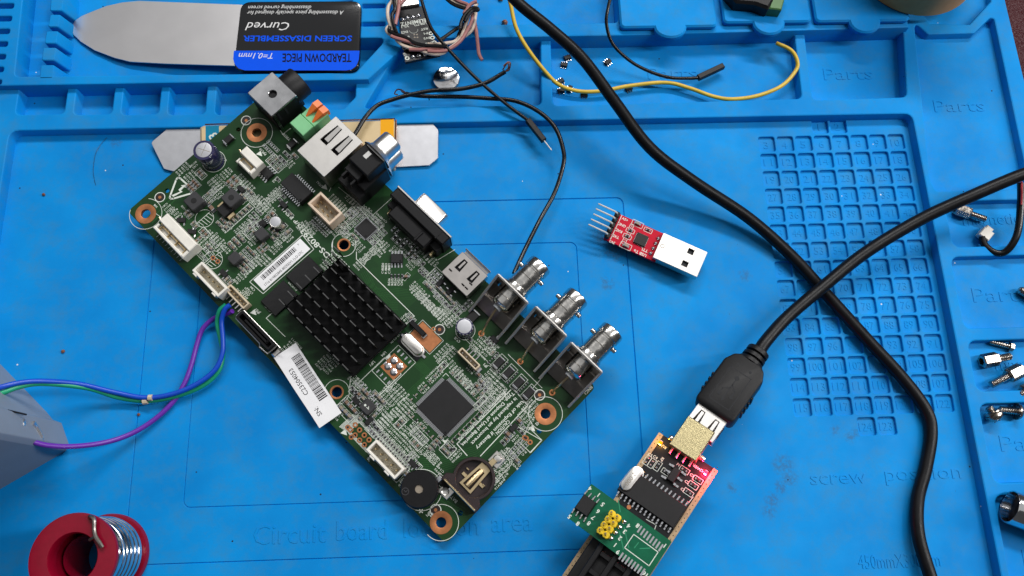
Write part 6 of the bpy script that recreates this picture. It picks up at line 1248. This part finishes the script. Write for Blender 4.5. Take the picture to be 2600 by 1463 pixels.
def screw(px0, py0, px1, py1, label, r=1.3, hr=2.9, dome=True, z=None):
    f, L = lay(px0, py0, px1, py1, FL+hr*.75 if z is None else z); t = thing('screw', label, 'screw', group='screws and standoffs in the right trays', matrix=f.mat()); m = MB()
    m.lathe([(.2, -1.9), (hr*.5, -1.8), (hr*.85, -1.2), (hr, -.3), (hr, .3), (r, .4)] if dome else [(hr, -1.4), (hr, .2), (r, .3)], (0, 0, 0), (1, 0, 0), 20 if dome else 6); m.box(-1.7, 0, -.3, .6, hr*1.1, .6, mi=1); m.box(-1.7, 0, -hr*.5, .6, .6, hr, mi=1); m.build('head', [PL['steel'], PL['hole']], t)
    m = MB(); threads(m, .3, L, r, .9); m.build('thread', PL['steel'], t)
    return t
screw(2563, 880, 2514, 868, 'slim silver screw with hex head at top of its tray', 1.15, 2.0, False)
ws = screw(2527, 1058, 2512, 1036, 'washer screw seen head-on beside the round-headed screw', 1.7, 3.1, True, FL+4); m = MB(); m.lathe([(3.7, .4), (3.7, 1.0), (3.2, 1.2), (3.4, 1.6), (3.4, 2.2), (1.5, 2.2)], (0, 0, 0), (1, 0, 0), 22); m.build('washer', PL['steel'], ws)
screw(2582, 1045, 2540, 1040, 'round-headed silver screw lying beside the washer screw', 1.5, 3.6)
screw(2650, 775, 2588, 735, 'threaded silver screw poking in from the right photo edge', 1.9, 3.2)
f, L = lay(2562, 1286, 2680, 1330, FL+7.0); t = thing('socket_tube', 'chrome tube with dark open end in the lower right tray', 'metal tube', matrix=f.mat()); m = MB(); m.lathe([(5.2, 6), (6.2, .2), (6.6, 0), (6.9, .4), (6.9, 30)], (0, 0, 0), (1, 0, 0), 36, cap=False); m.build('tube_wall', PL['chrome'], t); m = MB(); m.lathe([(5.3, 5.5), (.1, 6)], (0, 0, 0), (1, 0, 0), 24); m.build('tube_core', PL['hole'], t)
# --- small white plug on a short lead
t = thing('sensor_lead', 'black and red lead with small white plug below the cable', 'cable', tuple(W(2500, 600, 2))); bpy.context.view_layer.update()
m = MB(); m.tube(spline([W(*p) for p in ((2494, 602, 4), (2500, 622, 4), (2522, 640, 4.5), (2548, 642, 6), (2572, 618, 9), (2586, 580, 11), (2592, 510, 13), (2592, 465, 15))], 8), 1.55, 10); world_child(m.build('sheath', PL['wire']), t)
m = MB(); m.tube(spline([W(*p) for p in ((2593, 520, 14.8), (2594, 490, 15.5), (2594, 462, 16))], 5), .45, 8); world_child(m.build('red_core', M('red_core', (.40,.015,.02), .4)), t)
A_, B_ = W(2493, 606, 3.5), W(2508, 586, 3.5); f = PlaneFr(A_, B_-A_, np.array([-.1, -.1, 1.])); m = MB(); m.box(2.4, 0, -2, 4.6, 5.0, 3.8, bev=.4); m.box(5.2, .3, -1.4, 2.2, 3.2, 2.6, bev=.3); o = m.build('plug', PL['white']); o.matrix_world = f.mat(); bpy.context.view_layer.update(); world_child(o, t)
# --- tape roll and dark connector at the top edge
m = MB(); zb_ = T2+3.3; c0_ = W(2322, -92, zb_); Rr = abs(W(2322, 43, zb_)[1]-c0_[1])
m.lathe([(Rr-1.2, 0), (Rr, .6), (Rr, 23.4), (Rr-.8, 24), (Rr*.7, 24), (Rr*.7, 2)], (c0_[0], c0_[1], zb_), (0, 0, 1), 72, cap=False); m.lathe([(Rr-.6, 24), (Rr-.1, 24.6), (Rr-.1, 47.4), (Rr-.8, 48), (Rr*.7, 48), (Rr*.7, 22)], (c0_[0], c0_[1], zb_), (0, 0, 1), 72, cap=False)
tag(m.build('tape_roll', M('tan_tape', (.60,.30,.11), .6, var=.05, spec=.15), rebase=True), 'round tan tape roll standing on the right lid', 'tape roll')
m = MB(); P = [W(*p) for p in ((1845, -40, 22), (1872, 0, 20), (1915, 14, 17), (1948, 30, 16), (1960, 10, 16), (1975, -40, 18))]; q0_ = [(p[0], p[1]) for p in P]; m.prism(roundpoly(q0_, 1.0, 3), T2+3.4, T2+10, 1.2); q1_ = [W(*p)[:2] for p in ((1950, 26, 16), (1982, 30, 16), (1996, -20, 16), (1964, -20, 16))]; m.prism([tuple(p) for p in q1_], T2+3.4, T2+9, .5, mi=1)
tag(m.build('connector_body', [PL['black'], M('dull_green_plastic', (.06,.16,.04), .5)], rebase=True), 'black connector with dull green end on the middle lid', 'connector')
# --- crumbs of brown flux on the mat
RS = M('brown_flux', (.20,.075,.03), .35, var=.3, scale=12)
for px, py, z_, s, lab in ((1281, 60, FT, 2.4, 'brown flux crumb in the top tray beside the yellow wire'), (1271, 0, FT, 1.9, 'brown flux crumb at the top photo edge'), (161, 893, 0, 1.3, 'brown flux crumb on the bare left of the mat'), (353, 1053, 0, 1.1, 'brown flux crumb below the green wire'), (112, 495, 0, 1.2, 'greyish crumb on the left of the mat')):
    m = MB(); r = random.Random(px); m.lathe([(.3*s, 0), (.55*s, .1*s), (.6*s, .5*s), (.3*s, .9*s), (.05, .95*s)], (*W(px, py, z_)[:2], z_), (0, 0, 1), 7)
    m.v = [(x+r.uniform(-.12, .12)*s, y+r.uniform(-.12, .12)*s, q) for x, y, q in m.v]; tag(m.build('flux_crumb', RS, rebase=True), lab, 'crumb', 'crumbs of flux on the mat')
PL_ = None
for px, py, rot, s, lab in ((2103, 1114, 0, 1, None),): pass
# --- stray hair on the mat
wire('stray_hair', [(272, 349, .35), (255, 368, .35), (243, 390, .35), (238, 415, .35), (237, 438, .35), (240, 458, .35), (243, 470, .35)], .075, PL['wire'], 'thin dark curved hair on the mat near the plate', 'hair', None, 5)
